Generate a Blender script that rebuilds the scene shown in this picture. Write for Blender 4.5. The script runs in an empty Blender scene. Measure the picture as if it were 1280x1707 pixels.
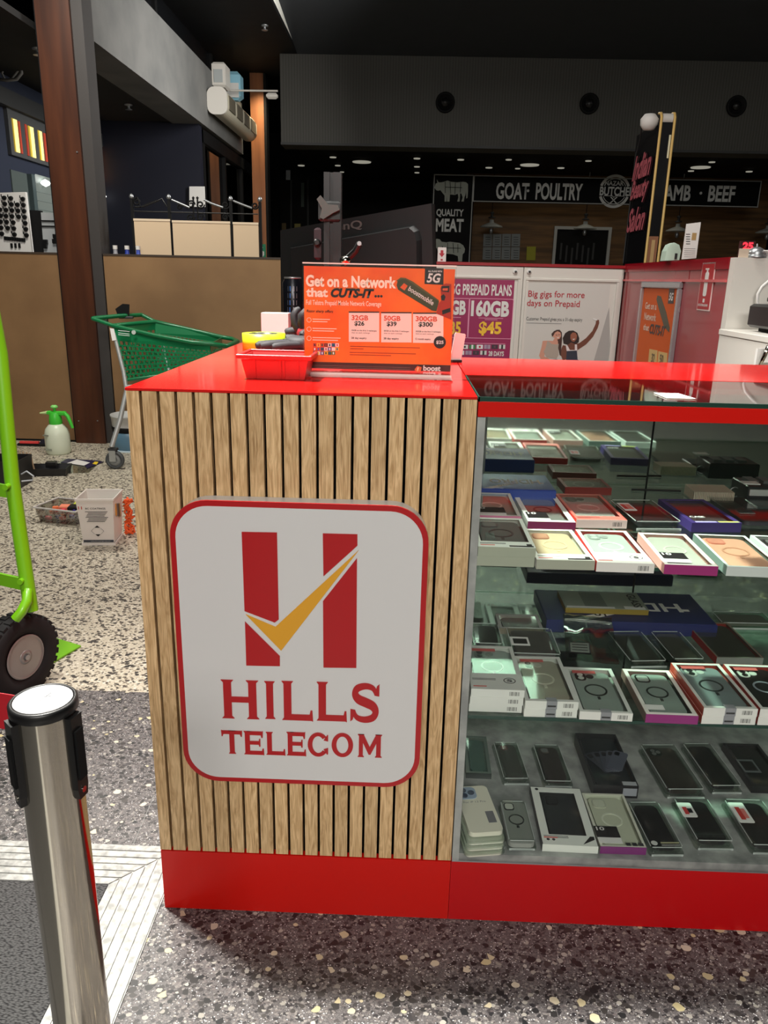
import bpy, bmesh, math, random
from mathutils import Vector, Matrix
R = math.radians
random.seed(7)
col = bpy.context.scene.collection
SC = bpy.context.scene

# ------------------------------------------------------------------ camera
IW, IH, FPX = 1280, 1707, 1278.06
PITCH, ROLL, YAW = 0.295745, 0.023054, 0.021646
CAM = Vector((0.4306, -1.1815, 1.1704))
def _axes():
    f = Vector((-math.sin(YAW), math.cos(YAW), 0)); r = Vector((math.cos(YAW), math.sin(YAW), 0)); u = Vector((0, 0, 1))
    f2 = f*math.cos(PITCH)-u*math.sin(PITCH); u2 = u*math.cos(PITCH)+f*math.sin(PITCH)
    return r*math.cos(ROLL)+u2*math.sin(ROLL), u2*math.cos(ROLL)-r*math.sin(ROLL), f2
AR, AU, AF = _axes()
cd = bpy.data.cameras.new('camera'); cam = bpy.data.objects.new('camera', cd); col.objects.link(cam)
cam.matrix_world = Matrix(((AR.x, AU.x, -AF.x, CAM.x), (AR.y, AU.y, -AF.y, CAM.y), (AR.z, AU.z, -AF.z, CAM.z), (0, 0, 0, 1)))
cd.sensor_fit = 'HORIZONTAL'; cd.sensor_width = 36; cd.lens = 36*FPX/IW; cd.clip_start = .02; cd.clip_end = 100
SC.camera = cam

# ------------------------------------------------------------------ world, lights, exposure
wd = bpy.data.worlds.new('world'); SC.world = wd; wd.use_nodes = True
wd.node_tree.nodes['Background'].inputs[0].default_value = (.80, .90, 1, 1)
wd.node_tree.nodes['Background'].inputs[1].default_value = .10
SC.view_settings.view_transform = 'Standard'; SC.view_settings.look = 'None'
SC.view_settings.exposure = 0.0; SC.view_settings.gamma = 1.0; SC.view_settings.use_curve_mapping = False
def lamp(name, loc, sx, sy, power, colr=(1, .97, .91), target=None, spread=180):
    l = bpy.data.lights.new(name, 'AREA'); l.shape = 'RECTANGLE'; l.size = sx; l.size_y = sy; l.energy = power; l.color = colr
    l.spread = R(spread)
    o = bpy.data.objects.new(name, l); o.location = loc; col.objects.link(o)
    if target is not None:
        o.rotation_euler = (Vector(target)-Vector(loc)).to_track_quat('-Z', 'Y').to_euler()
    return o
lamp('kiosk_downlight', (-.50, .40, 3.2), .15, .15, 70, (1, .97, .90), (.80, -.30, .6), 85)
lamp('kiosk_rear_light', (.8, 1.3, 3.25), 1.0, .25, 46, (1, .96, .90))
lamp('concourse_light_front', (.6, -3.9, 3.1), 2.2, .6, 116, (1, .97, .92), (.5, 0, .6))
lamp('concourse_light_left', (-1.45, 2.9, 3.2), .9, .6, 66, (1, .95, .86))
lamp('concourse_light_near_left', (-1.6, -.6, 3.2), .6, .6, 3, (1, .96, .9))
lamp('shop_behind_light', (.5, -5.4, 3.2), 3.0, .3, 90, (1, .95, .88))
lamp('hall_light', (1.6, 5.6, 3.25), 1.2, .4, 16, (1, .95, .88))
lamp('butcher_fill', (3.2, 10.9, 2.70), 2.5, .1, 1.7, (1, .9, .7))  # unseen lamp added to brighten the butcher wall
lamp('fascia_fill', (.9, 5.4, 3.35), .3, 2.2, 80, (1, .97, .92), (-1.62, 6.0, 2.8), 110)  # unseen fill added to lift the grey fascia beam
lamp('column_light', (-1.28, 8.75, 3.3), .12, .2, 6, (1, .84, .58), (-1.42, 9.1, 1.9), 120)

# ------------------------------------------------------------------ rays (turn a photo pixel into a point on a known surface)
def ray(px, py): return AF+AR*((px-IW/2)/FPX)-AU*((py-IH/2)/FPX)
def atZ(px, py, z=0.0): d = ray(px, py); return CAM+d*((z-CAM.z)/d.z)
def atY(px, py, y): d = ray(px, py); return CAM+d*((y-CAM.y)/d.y)
def atX(px, py, x): d = ray(px, py); return CAM+d*((x-CAM.x)/d.x)

# ------------------------------------------------------------------ materials
def lin(c):
    c = c/255
    return c/12.92 if c <= .04045 else ((c+.055)/1.055)**2.4
def rgb(r, g, b): return (lin(r), lin(g), lin(b), 1)
_M = {}
def mat(name, c=(128, 128, 128), rough=.5, metal=0., spec=.5, coat=0., emit=None, es=0., trans=0., alpha=1.):
    if name in _M: return _M[name]
    m = bpy.data.materials.new(name); m.use_nodes = True; b = m.node_tree.nodes['Principled BSDF']
    b.inputs['Base Color'].default_value = rgb(*c); b.inputs['Roughness'].default_value = rough
    b.inputs['Metallic'].default_value = metal; b.inputs['Specular IOR Level'].default_value = spec
    b.inputs['Coat Weight'].default_value = coat; b.inputs['Coat Roughness'].default_value = .06
    b.inputs['Alpha'].default_value = alpha
    if emit: b.inputs['Emission Color'].default_value = rgb(*emit); b.inputs['Emission Strength'].default_value = es
    # slight procedural unevenness in gloss
    nt = m.node_tree; tc = nt.nodes.new('ShaderNodeTexCoord'); n = nt.nodes.new('ShaderNodeTexNoise'); n.inputs['Scale'].default_value = 5
    mr = nt.nodes.new('ShaderNodeMapRange'); mr.inputs['To Min'].default_value = max(0, rough-.04); mr.inputs['To Max'].default_value = min(1, rough+.06)
    nt.links.new(tc.outputs['Object'], n.inputs['Vector']); nt.links.new(n.outputs['Fac'], mr.inputs['Value']); nt.links.new(mr.outputs[0], b.inputs['Roughness'])
    _M[name] = m; return m
def glass(name, tint=(235, 245, 240), refl=1.0, base=.04, ior=1.5):
    if name in _M: return _M[name]
    m = bpy.data.materials.new(name); m.use_nodes = True; nt = m.node_tree; nt.nodes.clear()
    o = nt.nodes.new('ShaderNodeOutputMaterial'); mx = nt.nodes.new('ShaderNodeMixShader'); t = nt.nodes.new('ShaderNodeBsdfTransparent')
    g = nt.nodes.new('ShaderNodeBsdfGlossy'); g.inputs['Roughness'].default_value = .03; lw = nt.nodes.new('ShaderNodeLayerWeight'); lw.inputs['Blend'].default_value = .5
    f = nt.nodes.new('ShaderNodeMath'); f.operation = 'POWER'; f.inputs[1].default_value = 4.0; nt.links.new(lw.outputs['Facing'], f.inputs[0])
    t.inputs['Color'].default_value = rgb(*tint); g.inputs['Color'].default_value = (refl, refl, refl, 1)
    ad = nt.nodes.new('ShaderNodeMath'); ad.operation = 'ADD'; ad.use_clamp = True; ad.inputs[1].default_value = base
    nt.links.new(f.outputs[0], ad.inputs[0]); nt.links.new(ad.outputs[0], mx.inputs['Fac'])
    nt.links.new(t.outputs[0], mx.inputs[1]); nt.links.new(g.outputs[0], mx.inputs[2]); nt.links.new(mx.outputs[0], o.inputs['Surface'])
    _M[name] = m; return m
def nodes(m): return m.node_tree, m.node_tree.nodes['Principled BSDF']
def noise_col(name, c1, c2, scale=(1, 1, 1), ns=6, rough=.5, detail=4, metal=0, coat=0, bump=0, lo=.35, hi=.65, spec=.5):
    if name in _M: return _M[name]
    m = bpy.data.materials.new(name); m.use_nodes = True; nt, b = nodes(m)
    tc = nt.nodes.new('ShaderNodeTexCoord'); mp = nt.nodes.new('ShaderNodeMapping'); mp.inputs['Scale'].default_value = scale
    oi = nt.nodes.new('ShaderNodeObjectInfo'); cx = nt.nodes.new('ShaderNodeVectorMath'); cx.operation = 'SCALE'; cx.inputs[0].default_value = (7, 13, 29)
    nt.links.new(oi.outputs['Random'], cx.inputs['Scale']); nt.links.new(cx.outputs[0], mp.inputs['Location'])
    n = nt.nodes.new('ShaderNodeTexNoise'); n.inputs['Scale'].default_value = ns; n.inputs['Detail'].default_value = detail
    cr = nt.nodes.new('ShaderNodeValToRGB'); cr.color_ramp.elements[0].position = lo; cr.color_ramp.elements[1].position = hi
    cr.color_ramp.elements[0].color = rgb(*c1); cr.color_ramp.elements[1].color = rgb(*c2)
    nt.links.new(tc.outputs['Object'], mp.inputs['Vector']); nt.links.new(mp.outputs[0], n.inputs['Vector']); nt.links.new(n.outputs['Fac'], cr.inputs['Fac'])
    nt.links.new(cr.outputs[0], b.inputs['Base Color']); b.inputs['Roughness'].default_value = rough; b.inputs['Metallic'].default_value = metal
    b.inputs['Coat Weight'].default_value = coat; b.inputs['Coat Roughness'].default_value = .05; b.inputs['Specular IOR Level'].default_value = spec
    if bump:
        bp = nt.nodes.new('ShaderNodeBump'); bp.inputs['Strength'].default_value = bump; bp.inputs['Distance'].default_value = .002
        nt.links.new(n.outputs['Fac'], bp.inputs['Height']); nt.links.new(bp.outputs[0], b.inputs['Normal'])
    _M[name] = m; return m
def oak():
    if 'oak' in _M: return _M['oak']
    m = bpy.data.materials.new('oak'); m.use_nodes = True; nt, b = nodes(m); N = nt.nodes.new; L = nt.links.new
    tc = N('ShaderNodeTexCoord'); oi = N('ShaderNodeObjectInfo'); sc = N('ShaderNodeVectorMath'); sc.operation = 'SCALE'; sc.inputs[0].default_value = (9, 3, 17)
    L(oi.outputs['Random'], sc.inputs['Scale']); ad = N('ShaderNodeVectorMath'); ad.operation = 'ADD'; L(tc.outputs['Object'], ad.inputs[0]); L(sc.outputs[0], ad.inputs[1])
    mp = N('ShaderNodeMapping'); mp.inputs['Scale'].default_value = (95, 20, 11.0); L(ad.outputs[0], mp.inputs['Vector'])
    n = N('ShaderNodeTexNoise'); n.inputs['Scale'].default_value = 1; n.inputs['Detail'].default_value = 6; n.inputs['Distortion'].default_value = 2.6; L(mp.outputs[0], n.inputs['Vector'])
    mp2 = N('ShaderNodeMapping'); mp2.inputs['Scale'].default_value = (480, 60, 16); mp2.inputs['Rotation'].default_value = (0, R(4), 0); L(ad.outputs[0], mp2.inputs['Vector'])
    n2 = N('ShaderNodeTexNoise'); n2.inputs['Scale'].default_value = 1; n2.inputs['Detail'].default_value = 2; L(mp2.outputs[0], n2.inputs['Vector'])
    cr = N('ShaderNodeValToRGB'); cr.color_ramp.elements[0].position = .33; cr.color_ramp.elements[1].position = .66
    cr.color_ramp.elements[0].color = rgb(186, 149, 102); cr.color_ramp.elements[1].color = rgb(228, 194, 146)
    L(n.outputs['Fac'], cr.inputs['Fac'])
    cr2 = N('ShaderNodeValToRGB'); cr2.color_ramp.elements[0].position = .30; cr2.color_ramp.elements[1].position = .50
    cr2.color_ramp.elements[0].color = (.62, .56, .49, 1); cr2.color_ramp.elements[1].color = (1, 1, 1, 1); L(n2.outputs['Fac'], cr2.inputs['Fac'])
    mx = N('ShaderNodeMix'); mx.data_type = 'RGBA'; mx.blend_type = 'MULTIPLY'; mx.inputs[0].default_value = .8
    L(cr.outputs[0], mx.inputs[6]); L(cr2.outputs[0], mx.inputs[7])
    hs = N('ShaderNodeHueSaturation'); mr = N('ShaderNodeMapRange'); mr.inputs['To Min'].default_value = .92; mr.inputs['To Max'].default_value = 1.08
    L(oi.outputs['Random'], mr.inputs['Value']); L(mr.outputs[0], hs.inputs['Value']); L(mx.outputs[2], hs.inputs['Color']); L(hs.outputs[0], b.inputs['Base Color'])
    b.inputs['Roughness'].default_value = .42
    bp = N('ShaderNodeBump'); bp.inputs['Strength'].default_value = .15; bp.inputs['Distance'].default_value = .001; L(n2.outputs['Fac'], bp.inputs['Height']); L(bp.outputs[0], b.inputs['Normal'])
    _M['oak'] = m; return m
def terrazzo(name, base1, base2, chips, rough=.35, spec=.5):
    # chips: list of (scale, keep_fraction, size, colour_a, colour_b)
    m = bpy.data.materials.new(name); m.use_nodes = True; nt, b = nodes(m); N = nt.nodes.new; L = nt.links.new
    tc = N('ShaderNodeTexCoord'); n = N('ShaderNodeTexNoise'); n.inputs['Scale'].default_value = 380; n.inputs['Detail'].default_value = 2; L(tc.outputs['Object'], n.inputs['Vector'])
    cr = N('ShaderNodeValToRGB'); cr.color_ramp.elements[0].position = .4; cr.color_ramp.elements[1].position = .6
    cr.color_ramp.elements[0].color = rgb(*base1); cr.color_ramp.elements[1].color = rgb(*base2); L(n.outputs['Fac'], cr.inputs['Fac'])
    cur = cr.outputs[0]
    nw = N('ShaderNodeTexNoise'); nw.inputs['Scale'].default_value = 90; L(tc.outputs['Object'], nw.inputs['Vector'])
    wv = N('ShaderNodeVectorMath'); wv.operation = 'SCALE'; wv.inputs['Scale'].default_value = .003; L(nw.outputs['Color'], wv.inputs[0])
    av = N('ShaderNodeVectorMath'); av.operation = 'ADD'; L(tc.outputs['Object'], av.inputs[0]); L(wv.outputs[0], av.inputs[1])
    for (s, keep, size, ca, cb) in chips:
        mp = N('ShaderNodeMapping'); mp.inputs['Scale'].default_value = (s, s*1.25, s); mp.inputs['Location'].default_value = (s*.37, s*.11, 0); mp.inputs['Rotation'].default_value = (0, 0, s*.01); L(av.outputs[0], mp.inputs['Vector'])
        v = N('ShaderNodeTexVoronoi'); v.voronoi_dimensions = '2D'; v.inputs['Scale'].default_value = 1; L(mp.outputs[0], v.inputs['Vector'])
        sp = N('ShaderNodeSeparateColor'); L(v.outputs['Color'], sp.inputs[0])
        th = N('ShaderNodeMath'); th.operation = 'MULTIPLY'; th.inputs[1].default_value = size; L(sp.outputs[1], th.inputs[0])
        th2 = N('ShaderNodeMath'); th2.operation = 'ADD'; th2.inputs[1].default_value = size*.35; L(th.outputs[0], th2.inputs[0])
        lt = N('ShaderNodeMath'); lt.operation = 'LESS_THAN'; L(v.outputs['Distance'], lt.inputs[0]); L(th2.outputs[0], lt.inputs[1])
        kp = N('ShaderNodeMath'); kp.operation = 'LESS_THAN'; kp.inputs[1].default_value = keep; L(sp.outputs[0], kp.inputs[0])
        mu = N('ShaderNodeMath'); mu.operation = 'MULTIPLY'; L(lt.outputs[0], mu.inputs[0]); L(kp.outputs[0], mu.inputs[1])
        cc = N('ShaderNodeMix'); cc.data_type = 'RGBA'; cc.inputs[6].default_value = rgb(*ca); cc.inputs[7].default_value = rgb(*cb); L(sp.outputs[2], cc.inputs[0])
        mx = N('ShaderNodeMix'); mx.data_type = 'RGBA'; L(mu.outputs[0], mx.inputs[0]); L(cur, mx.inputs[6]); L(cc.outputs[2], mx.inputs[7]); cur = mx.outputs[2]
    L(cur, b.inputs['Base Color']); b.inputs['Specular IOR Level'].default_value = spec
    n3 = N('ShaderNodeTexNoise'); n3.inputs['Scale'].default_value = 3; L(tc.outputs['Object'], n3.inputs['Vector'])
    mr = N('ShaderNodeMapRange'); mr.inputs['To Min'].default_value = rough-.08; mr.inputs['To Max'].default_value = rough+.12; L(n3.outputs['Fac'], mr.inputs['Value']); L(mr.outputs[0], b.inputs['Roughness'])
    return m

# ------------------------------------------------------------------ mesh builder
class MB:
    def __init__(s): s.v = []; s.f = []; s.m = []; s.mats = []; s.sm = []
    def mi(s, m):
        if m not in s.mats: s.mats.append(m)
        return s.mats.index(m)
    def add(s, vs, fs, m, smooth=False):
        o = len(s.v); k = s.mi(m); s.v += [tuple(p) for p in vs]
        for f in fs: s.f.append([o+i for i in f]); s.m.append(k); s.sm.append(smooth)
        return s
    def box(s, x0, x1, y0, y1, z0, z1, m, M=None, bev=0):
        if bev:
            b = min(bev, abs(x1-x0)/2.1, abs(z1-z0)/2.1, abs(y1-y0)/2.1); vs = []; 
            # chamfered box: three shrunk rectangles
            def ring(z, i): return [(x0+i, y0+i, z), (x1-i, y0+i, z), (x1-i, y1-i, z), (x0+i, y1-i, z)]
            vs = ring(z0, b)+ring(z0+b, 0)+ring(z1-b, 0)+ring(z1, b)
            fs = [[3, 2, 1, 0], [12, 13, 14, 15]]
            for r in range(3):
                for i in range(4): j = (i+1) % 4; fs.append([r*4+i, r*4+j, r*4+4+j, r*4+4+i])
        else:
            vs = [(x0, y0, z0), (x1, y0, z0), (x1, y1, z0), (x0, y1, z0), (x0, y0, z1), (x1, y0, z1), (x1, y1, z1), (x0, y1, z1)]
            fs = [[3, 2, 1, 0], [4, 5, 6, 7], [0, 1, 5, 4], [1, 2, 6, 5], [2, 3, 7, 6], [3, 0, 4, 7]]
        if M: vs = [M @ Vector(v) for v in vs]
        return s.add(vs, fs, m)
    def prism(s, poly, y0, y1, m, M=None):
        """poly in the x-z plane, y0 front (towards the viewer), y1 back"""
        a = sum(poly[i][0]*poly[(i+1) % len(poly)][1]-poly[(i+1) % len(poly)][0]*poly[i][1] for i in range(len(poly)))
        if a < 0: poly = poly[::-1]
        n = len(poly); vs = [(p[0], y0, p[1]) for p in poly]+[(p[0], y1, p[1]) for p in poly]
        fs = [list(range(n)), list(range(2*n-1, n-1, -1))]+[[i, i+n, (i+1) % n+n, (i+1) % n] for i in range(n)]
        if M: vs = [M @ Vector(v) for v in vs]
        return s.add(vs, fs, m)
    def flat(s, poly, z0, z1, m, M=None):
        """poly in the x-y plane"""
        a = sum(poly[i][0]*poly[(i+1) % len(poly)][1]-poly[(i+1) % len(poly)][0]*poly[i][1] for i in range(len(poly)))
        if a < 0: poly = poly[::-1]
        n = len(poly); vs = [(p[0], p[1], z1) for p in poly]+[(p[0], p[1], z0) for p in poly]
        fs = [list(range(n)), list(range(2*n-1, n-1, -1))]+[[i, i+n, (i+1) % n+n, (i+1) % n] for i in range(n)]
        if M: vs = [M @ Vector(v) for v in vs]
        return s.add(vs, fs, m)
    def cyl(s, p0, p1, r0, m, r1=None, n=16, caps=True):
        p0 = Vector(p0); p1 = Vector(p1); r1 = r0 if r1 is None else r1; d = (p1-p0).normalized()
        a = d.orthogonal().normalized(); b = d.cross(a); vs = []
        for p, r in ((p0, r0), (p1, r1)):
            for i in range(n): t = 2*math.pi*i/n; vs.append(p+(a*math.cos(t)+b*math.sin(t))*r)
        s.add(vs, [[i, (i+1) % n, n+(i+1) % n, n+i] for i in range(n)], m, True)
        if caps: s.add(vs, [list(range(n))[::-1], list(range(n, 2*n))], m)
        return s
    def tube(s, pts, r, m, n=8, closed=False):
        pts = [Vector(p) for p in pts]; k = len(pts); vs = []; up = None
        for i, p in enumerate(pts):
            if closed: d = (pts[(i+1) % k]-pts[i-1]).normalized()
            else: d = (pts[min(i+1, k-1)]-pts[max(i-1, 0)]).normalized()
            if up is None: up = d.orthogonal().normalized()
            a = (up-d*up.dot(d)).normalized(); b = d.cross(a); up = a; rr = r[i] if isinstance(r, (list, tuple)) else r
            for j in range(n): t = 2*math.pi*j/n; vs.append(p+(a*math.cos(t)+b*math.sin(t))*rr)
        fs = []
        for i in range(k if closed else k-1):
            i2 = (i+1) % k
            for j in range(n): fs.append([i*n+j, i*n+(j+1) % n, i2*n+(j+1) % n, i2*n+j])
        s.add(vs, fs, m, True)
        if not closed: s.add(vs, [list(range(n))[::-1], list(range((k-1)*n, k*n))], m)
        return s
    def lathe(s, prof, m, c=(0, 0, 0), n=24, M=None, smooth=True):
        """prof: (radius, z)"""
        vs = []
        for r, z in prof:
            for i in range(n): t = 2*math.pi*i/n; vs.append(Vector((c[0]+r*math.cos(t), c[1]+r*math.sin(t), c[2]+z)))
        if M: vs = [M @ v for v in vs]
        k = len(prof); fs = []
        for a in range(k-1):
            for i in range(n): j = (i+1) % n; fs.append([a*n+i, a*n+j, (a+1)*n+j, (a+1)*n+i])
        s.add(vs, fs, m, smooth)
        s.add(vs, [list(range(n))[::-1], list(range((k-1)*n, k*n))], m)
        return s
    def quad(s, a, b, c, d, m): return s.add([a, b, c, d], [[0, 1, 2, 3]], m)
    def build(s, name, parent=None, loc=None):
        me = bpy.data.meshes.new(name); me.from_pydata(s.v, [], s.f); me.validate(); 
        for m in s.mats: me.materials.append(m)
        for p, k, sm in zip(me.polygons, s.m, s.sm): p.material_index = k; p.use_smooth = sm
        me.update(); o = bpy.data.objects.new(name, me); col.objects.link(o)
        if parent: o.parent = parent
        if loc: o.location = loc
        return o
def rrect(x0, x1, z0, z1, r, n=6):
    r = min(r, abs(x1-x0)/2.01, abs(z1-z0)/2.01); P = []
    for cx, cz, a0 in ((x1-r, z0+r, -90), (x1-r, z1-r, 0), (x0+r, z1-r, 90), (x0+r, z0+r, 180)):
        for i in range(n+1): t = R(a0+90*i/n); P.append((cx+r*math.cos(t), cz+r*math.sin(t)))
    return P
def circ(cx, cz, rx, rz=None, n=24, a0=0, a1=360):
    rz = rz or rx; full = abs(a1-a0) >= 360; k = n if full else n+1
    return [(cx+rx*math.cos(R(a0+(a1-a0)*i/n)), cz+rz*math.sin(R(a0+(a1-a0)*i/n))) for i in range(k)]
def tag(o, label=None, cat=None, group=None, kind=None):
    if label: o['label'] = label
    if cat: o['category'] = cat
    if group: o['group'] = group
    if kind: o['kind'] = kind
    return o
def thing(name, label, cat, loc=(0, 0, 0), rz=0, group=None, rot=None):
    o = bpy.data.objects.new(name, None); o.empty_display_size = .05; col.objects.link(o); o.location = loc
    o.rotation_euler = rot if rot else (0, 0, rz)
    return tag(o, label, cat, group)
def struct(name, mb): o = mb.build(name); o['kind'] = 'structure'; return o
class Fr:
    """a vertical working plane: origin o, heading rz; px() gives local (x, z) of what the photo shows there"""
    def __init__(s, o, rz=0): s.o = Vector(o); s.rz = rz; s.u = Vector((math.cos(rz), math.sin(rz), 0)); s.n = Vector((-math.sin(rz), math.cos(rz), 0))
    def px(s, x, y, dy=0):
        d = ray(x, y); t = ((s.o+s.n*dy-CAM).dot(s.n))/d.dot(s.n); p = CAM+d*t-s.o; return (p.dot(s.u), p.z)
    def poly(s, pts, dy=0): return [s.px(x, y, dy) for x, y in pts]
def text_mesh(string, m, bold=0., shear=0., space=1.0):
    c = bpy.data.curves.new('lettering', 'FONT'); c.body = string; c.size = 1; c.offset = bold; c.shear = shear; c.space_character = space; c.resolution_u = 3
    ob = bpy.data.objects.new('lettering', c); me = bpy.data.meshes.new_from_object(ob); bpy.data.objects.remove(ob)
    me.materials.clear(); me.materials.append(m); return me
def text(parent, string, x0, x1, z0, z1, m, y=-.0015, bold=0., shear=0., name='lettering', M=None, space=1.0, flip=False, rot=0):
    """flat lettering fitted to a box, in the parent's x-z plane facing -y"""
    me = text_mesh(string, m, bold, shear, space)
    if not me.vertices: return None
    if rot: me.transform(Matrix.Rotation(R(rot), 4, 'Z'))
    xs = [v.co.x for v in me.vertices]; ys = [v.co.y for v in me.vertices]
    ax, bx, ay, by = min(xs), max(xs), min(ys), max(ys)
    for v in me.vertices:
        u = (v.co.x-ax)/(bx-ax); w = (v.co.y-ay)/max(by-ay, 1e-6)
        if flip: u = 1-u; w = 1-w
        p = Vector((x0+u*(x1-x0), y, z0+w*(z1-z0))); v.co = M @ p if M else p
    o = bpy.data.objects.new(name, me); col.objects.link(o); o.parent = parent; return o
def text_px(fr, parent, string, L, T, Rr, B, m, **k):
    y = k.pop('y', -.0015); a = fr.px(L, B, y); b = fr.px(Rr, T, y); a2 = fr.px(L, B, y)
    return text(parent, string, a[0], b[0], a[1], b[1], m, y=y, **k)
# ------------------------------------------------------------------ palette
white = mat('white_laminate', (216, 212, 204), .35); whitep = mat('white_paper', (222, 220, 216), .6); black = mat('black_plastic', (16, 16, 17), .35)
blackm = mat('matt_black', (10, 10, 11), .7, spec=.25); dgrey = mat('dark_grey', (48, 49, 50), .55); grey = mat('mid_grey', (125, 126, 124), .5)
red = mat('red_gloss_laminate', (206, 20, 16), .12, coat=.3); redp = mat('red_plinth', (190, 10, 16), .3, spec=.3); redo = mat('orange_red_plinth', (204, 18, 8), .3, spec=.3)
redsign = mat('red_acrylic', (176, 22, 28), .35); gold = mat('gold_acrylic', (222, 160, 42), .35); signwhite = mat('white_acrylic', (214, 213, 212), .3)
orange = mat('orange_print', (242, 92, 20), .35); ink = mat('black_ink', (18, 16, 18), .45); paper = mat('pale_pink_paper', (240, 218, 208), .5)
steel = mat('polished_steel', (205, 198, 184), .10, 1.0); alu = noise_col('ribbed_aluminium', (140, 141, 138), (190, 190, 186), ns=60, rough=.45, metal=.35, detail=6)
galv = mat('galvanised_steel', (165, 168, 170), .35, .8); lime = mat('lime_green_paint', (118, 190, 20), .35, coat=.3); rubber = mat('black_rubber', (26, 25, 26), .75, spec=.3)
# ================================================================== SETTING
dark_t = terrazzo('dark_terrazzo', (76, 73, 74), (106, 102, 101), [(120, .45, .62, (36, 35, 38), (70, 66, 66)), (200, .34, .55, (138, 134, 129), (96, 88, 88)), (380, .07, .42, (185, 185, 185), (220, 220, 220)), (75, .22, .5, (24, 26, 28), (66, 62, 60)), (100, .06, .45, (140, 136, 128), (176, 172, 162)), (56, .05, .45, (196, 184, 140), (206, 196, 176))], .33)
light_t = terrazzo('light_terrazzo', (176, 168, 148), (204, 196, 176), [(150, .55, .6, (150, 140, 118), (226, 220, 204)), (110, .34, .52, (60, 56, 50), (120, 110, 96)), (66, .30, .50, (34, 32, 32), (78, 70, 62))], .5)
fl = MB()
fl.quad((-6, -5, 0), (8, -5, 0), (8, .785, 0), (-6, .785, 0), dark_t)
fl.quad((-6, .785, 0), (8, .785, 0), (8, 15, 0), (-6, 15, 0), light_t)
struct('floor', fl)
jt = MB(); a = atZ(222, 1408); b = atZ(257, 1326)
d = (b-a).normalized(); nn = Vector((-d.y, d.x, 0))*.0008
jt.quad(a-nn+Vector((0, 0, .0006)), a+nn+Vector((0, 0, .0006)), b+nn+Vector((0, 0, .0006)), b-nn+Vector((0, 0, .0006)), grey); struct('trim_1', jt)

# aluminium mat frame with ribs + ribbed mat
fr_t = thing('mat_frame', 'ribbed aluminium entrance mat frame with mitred corner in the dark terrazzo', 'mat frame')
base = MB(); base.flat([(-3, .048), (-.128, .048), (-.128, -3), (-.010, -3), (-.010, .160), (-3, .160)], .0002, .002, alu); base.build('frame_plate', fr_t)
for k in range(6):
    y0 = .048+k*.0188+.0012; y1 = y0+.0152; x1a = -.128+(y0-.048)*(.118/.112)-.002; x1b = -.128+(y1-.048)*(.118/.112)-.002
    MB().flat([(-3, y0), (x1a, y0), (x1b, y1), (-3, y1)], .002, .0042, alu).build('rib', fr_t)
for k in range(6):
    x0 = -.128+k*.0197+.0012; x1 = x0+.016; ya = .048+(x0+.128)*(.112/.118)-.002; yb = .048+(x1+.128)*(.112/.118)-.002
    MB().flat([(x0, -3), (x1, -3), (x1, yb), (x0, ya)], .002, .0042, alu).build('rib', fr_t)
def carpet():
    m = bpy.data.materials.new('ribbed_carpet'); m.use_nodes = True; nt, b = nodes(m); N = nt.nodes.new; L = nt.links.new
    tc = N('ShaderNodeTexCoord'); mp = N('ShaderNodeMapping'); mp.inputs['Scale'].default_value = (160, 420, 1); mp.inputs['Rotation'].default_value = (0, 0, R(-28)); L(tc.outputs['Object'], mp.inputs['Vector'])
    v = N('ShaderNodeTexVoronoi'); v.voronoi_dimensions = '2D'; v.inputs['Scale'].default_value = 1; L(mp.outputs[0], v.inputs['Vector'])
    cr = N('ShaderNodeValToRGB'); cr.color_ramp.elements[0].color = rgb(92, 92, 92); cr.color_ramp.elements[1].color = rgb(30, 30, 31); cr.color_ramp.elements[0].position = .15; cr.color_ramp.elements[1].position = .75
    L(v.outputs['Distance'], cr.inputs['Fac']); L(cr.outputs[0], b.inputs['Base Color']); b.inputs['Roughness'].default_value = .9
    bp = N('ShaderNodeBump'); bp.inputs['Distance'].default_value = .003; bp.inputs['Strength'].default_value = .8; bp.invert = True; L(v.outputs['Distance'], bp.inputs['Height']); L(bp.outputs[0], b.inputs['Normal']); return m
mt = MB(); mt.flat([(-3, .0475), (-.1285, .0475), (-.1285, -3), (-3, -3)], .0002, .0035, carpet())
tag(mt.build('entrance_mat'), 'dark grey ribbed entrance mat inside the aluminium frame', 'mat')

# hall: ceiling, bulkhead, upper left storefront
panelm = None
def slatwall(name, c1, c2, s=34):
    m = bpy.data.materials.new(name); m.use_nodes = True; nt, b = nodes(m); N = nt.nodes.new; L = nt.links.new
    tc = N('ShaderNodeTexCoord'); w = N('ShaderNodeTexWave'); w.bands_direction = 'X'; w.inputs['Scale'].default_value = s*.3; w.inputs['Distortion'].default_value = .4
    L(tc.outputs['Object'], w.inputs['Vector']); cr = N('ShaderNodeValToRGB'); cr.color_ramp.elements[0].color = rgb(*c1); cr.color_ramp.elements[1].color = rgb(*c2)
    L(w.outputs['Fac'], cr.inputs['Fac']); L(cr.outputs[0], b.inputs['Base Color']); b.inputs['Roughness'].default_value = .6
    return m
ceilm = mat('charcoal_ceiling', (62, 65, 69), .8, spec=.2); bulkm = slatwall('charcoal_ribbed_board', (58, 57, 52), (70, 69, 64))
XS = -.83
ce = MB()
ce.quad((XS, 8.2, 3.48), (9, 8.2, 3.48), (9, -7, 5.1), (XS, -7, 5.1), ceilm)           # hall ceiling rising towards the viewer
ce.box(-6, XS, 1.2, 13, 3.48, 3.52, blackm)                                        # low dark soffit on the left
ce.quad((XS, 1.2, 3.48), (XS, 8.2, 3.48), (XS, 8.2, 3.48), (XS, 1.2, 4.22), mat('cream_reveal', (235, 232, 222), .6)) if False else None
struct('ceiling', ce)
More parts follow.
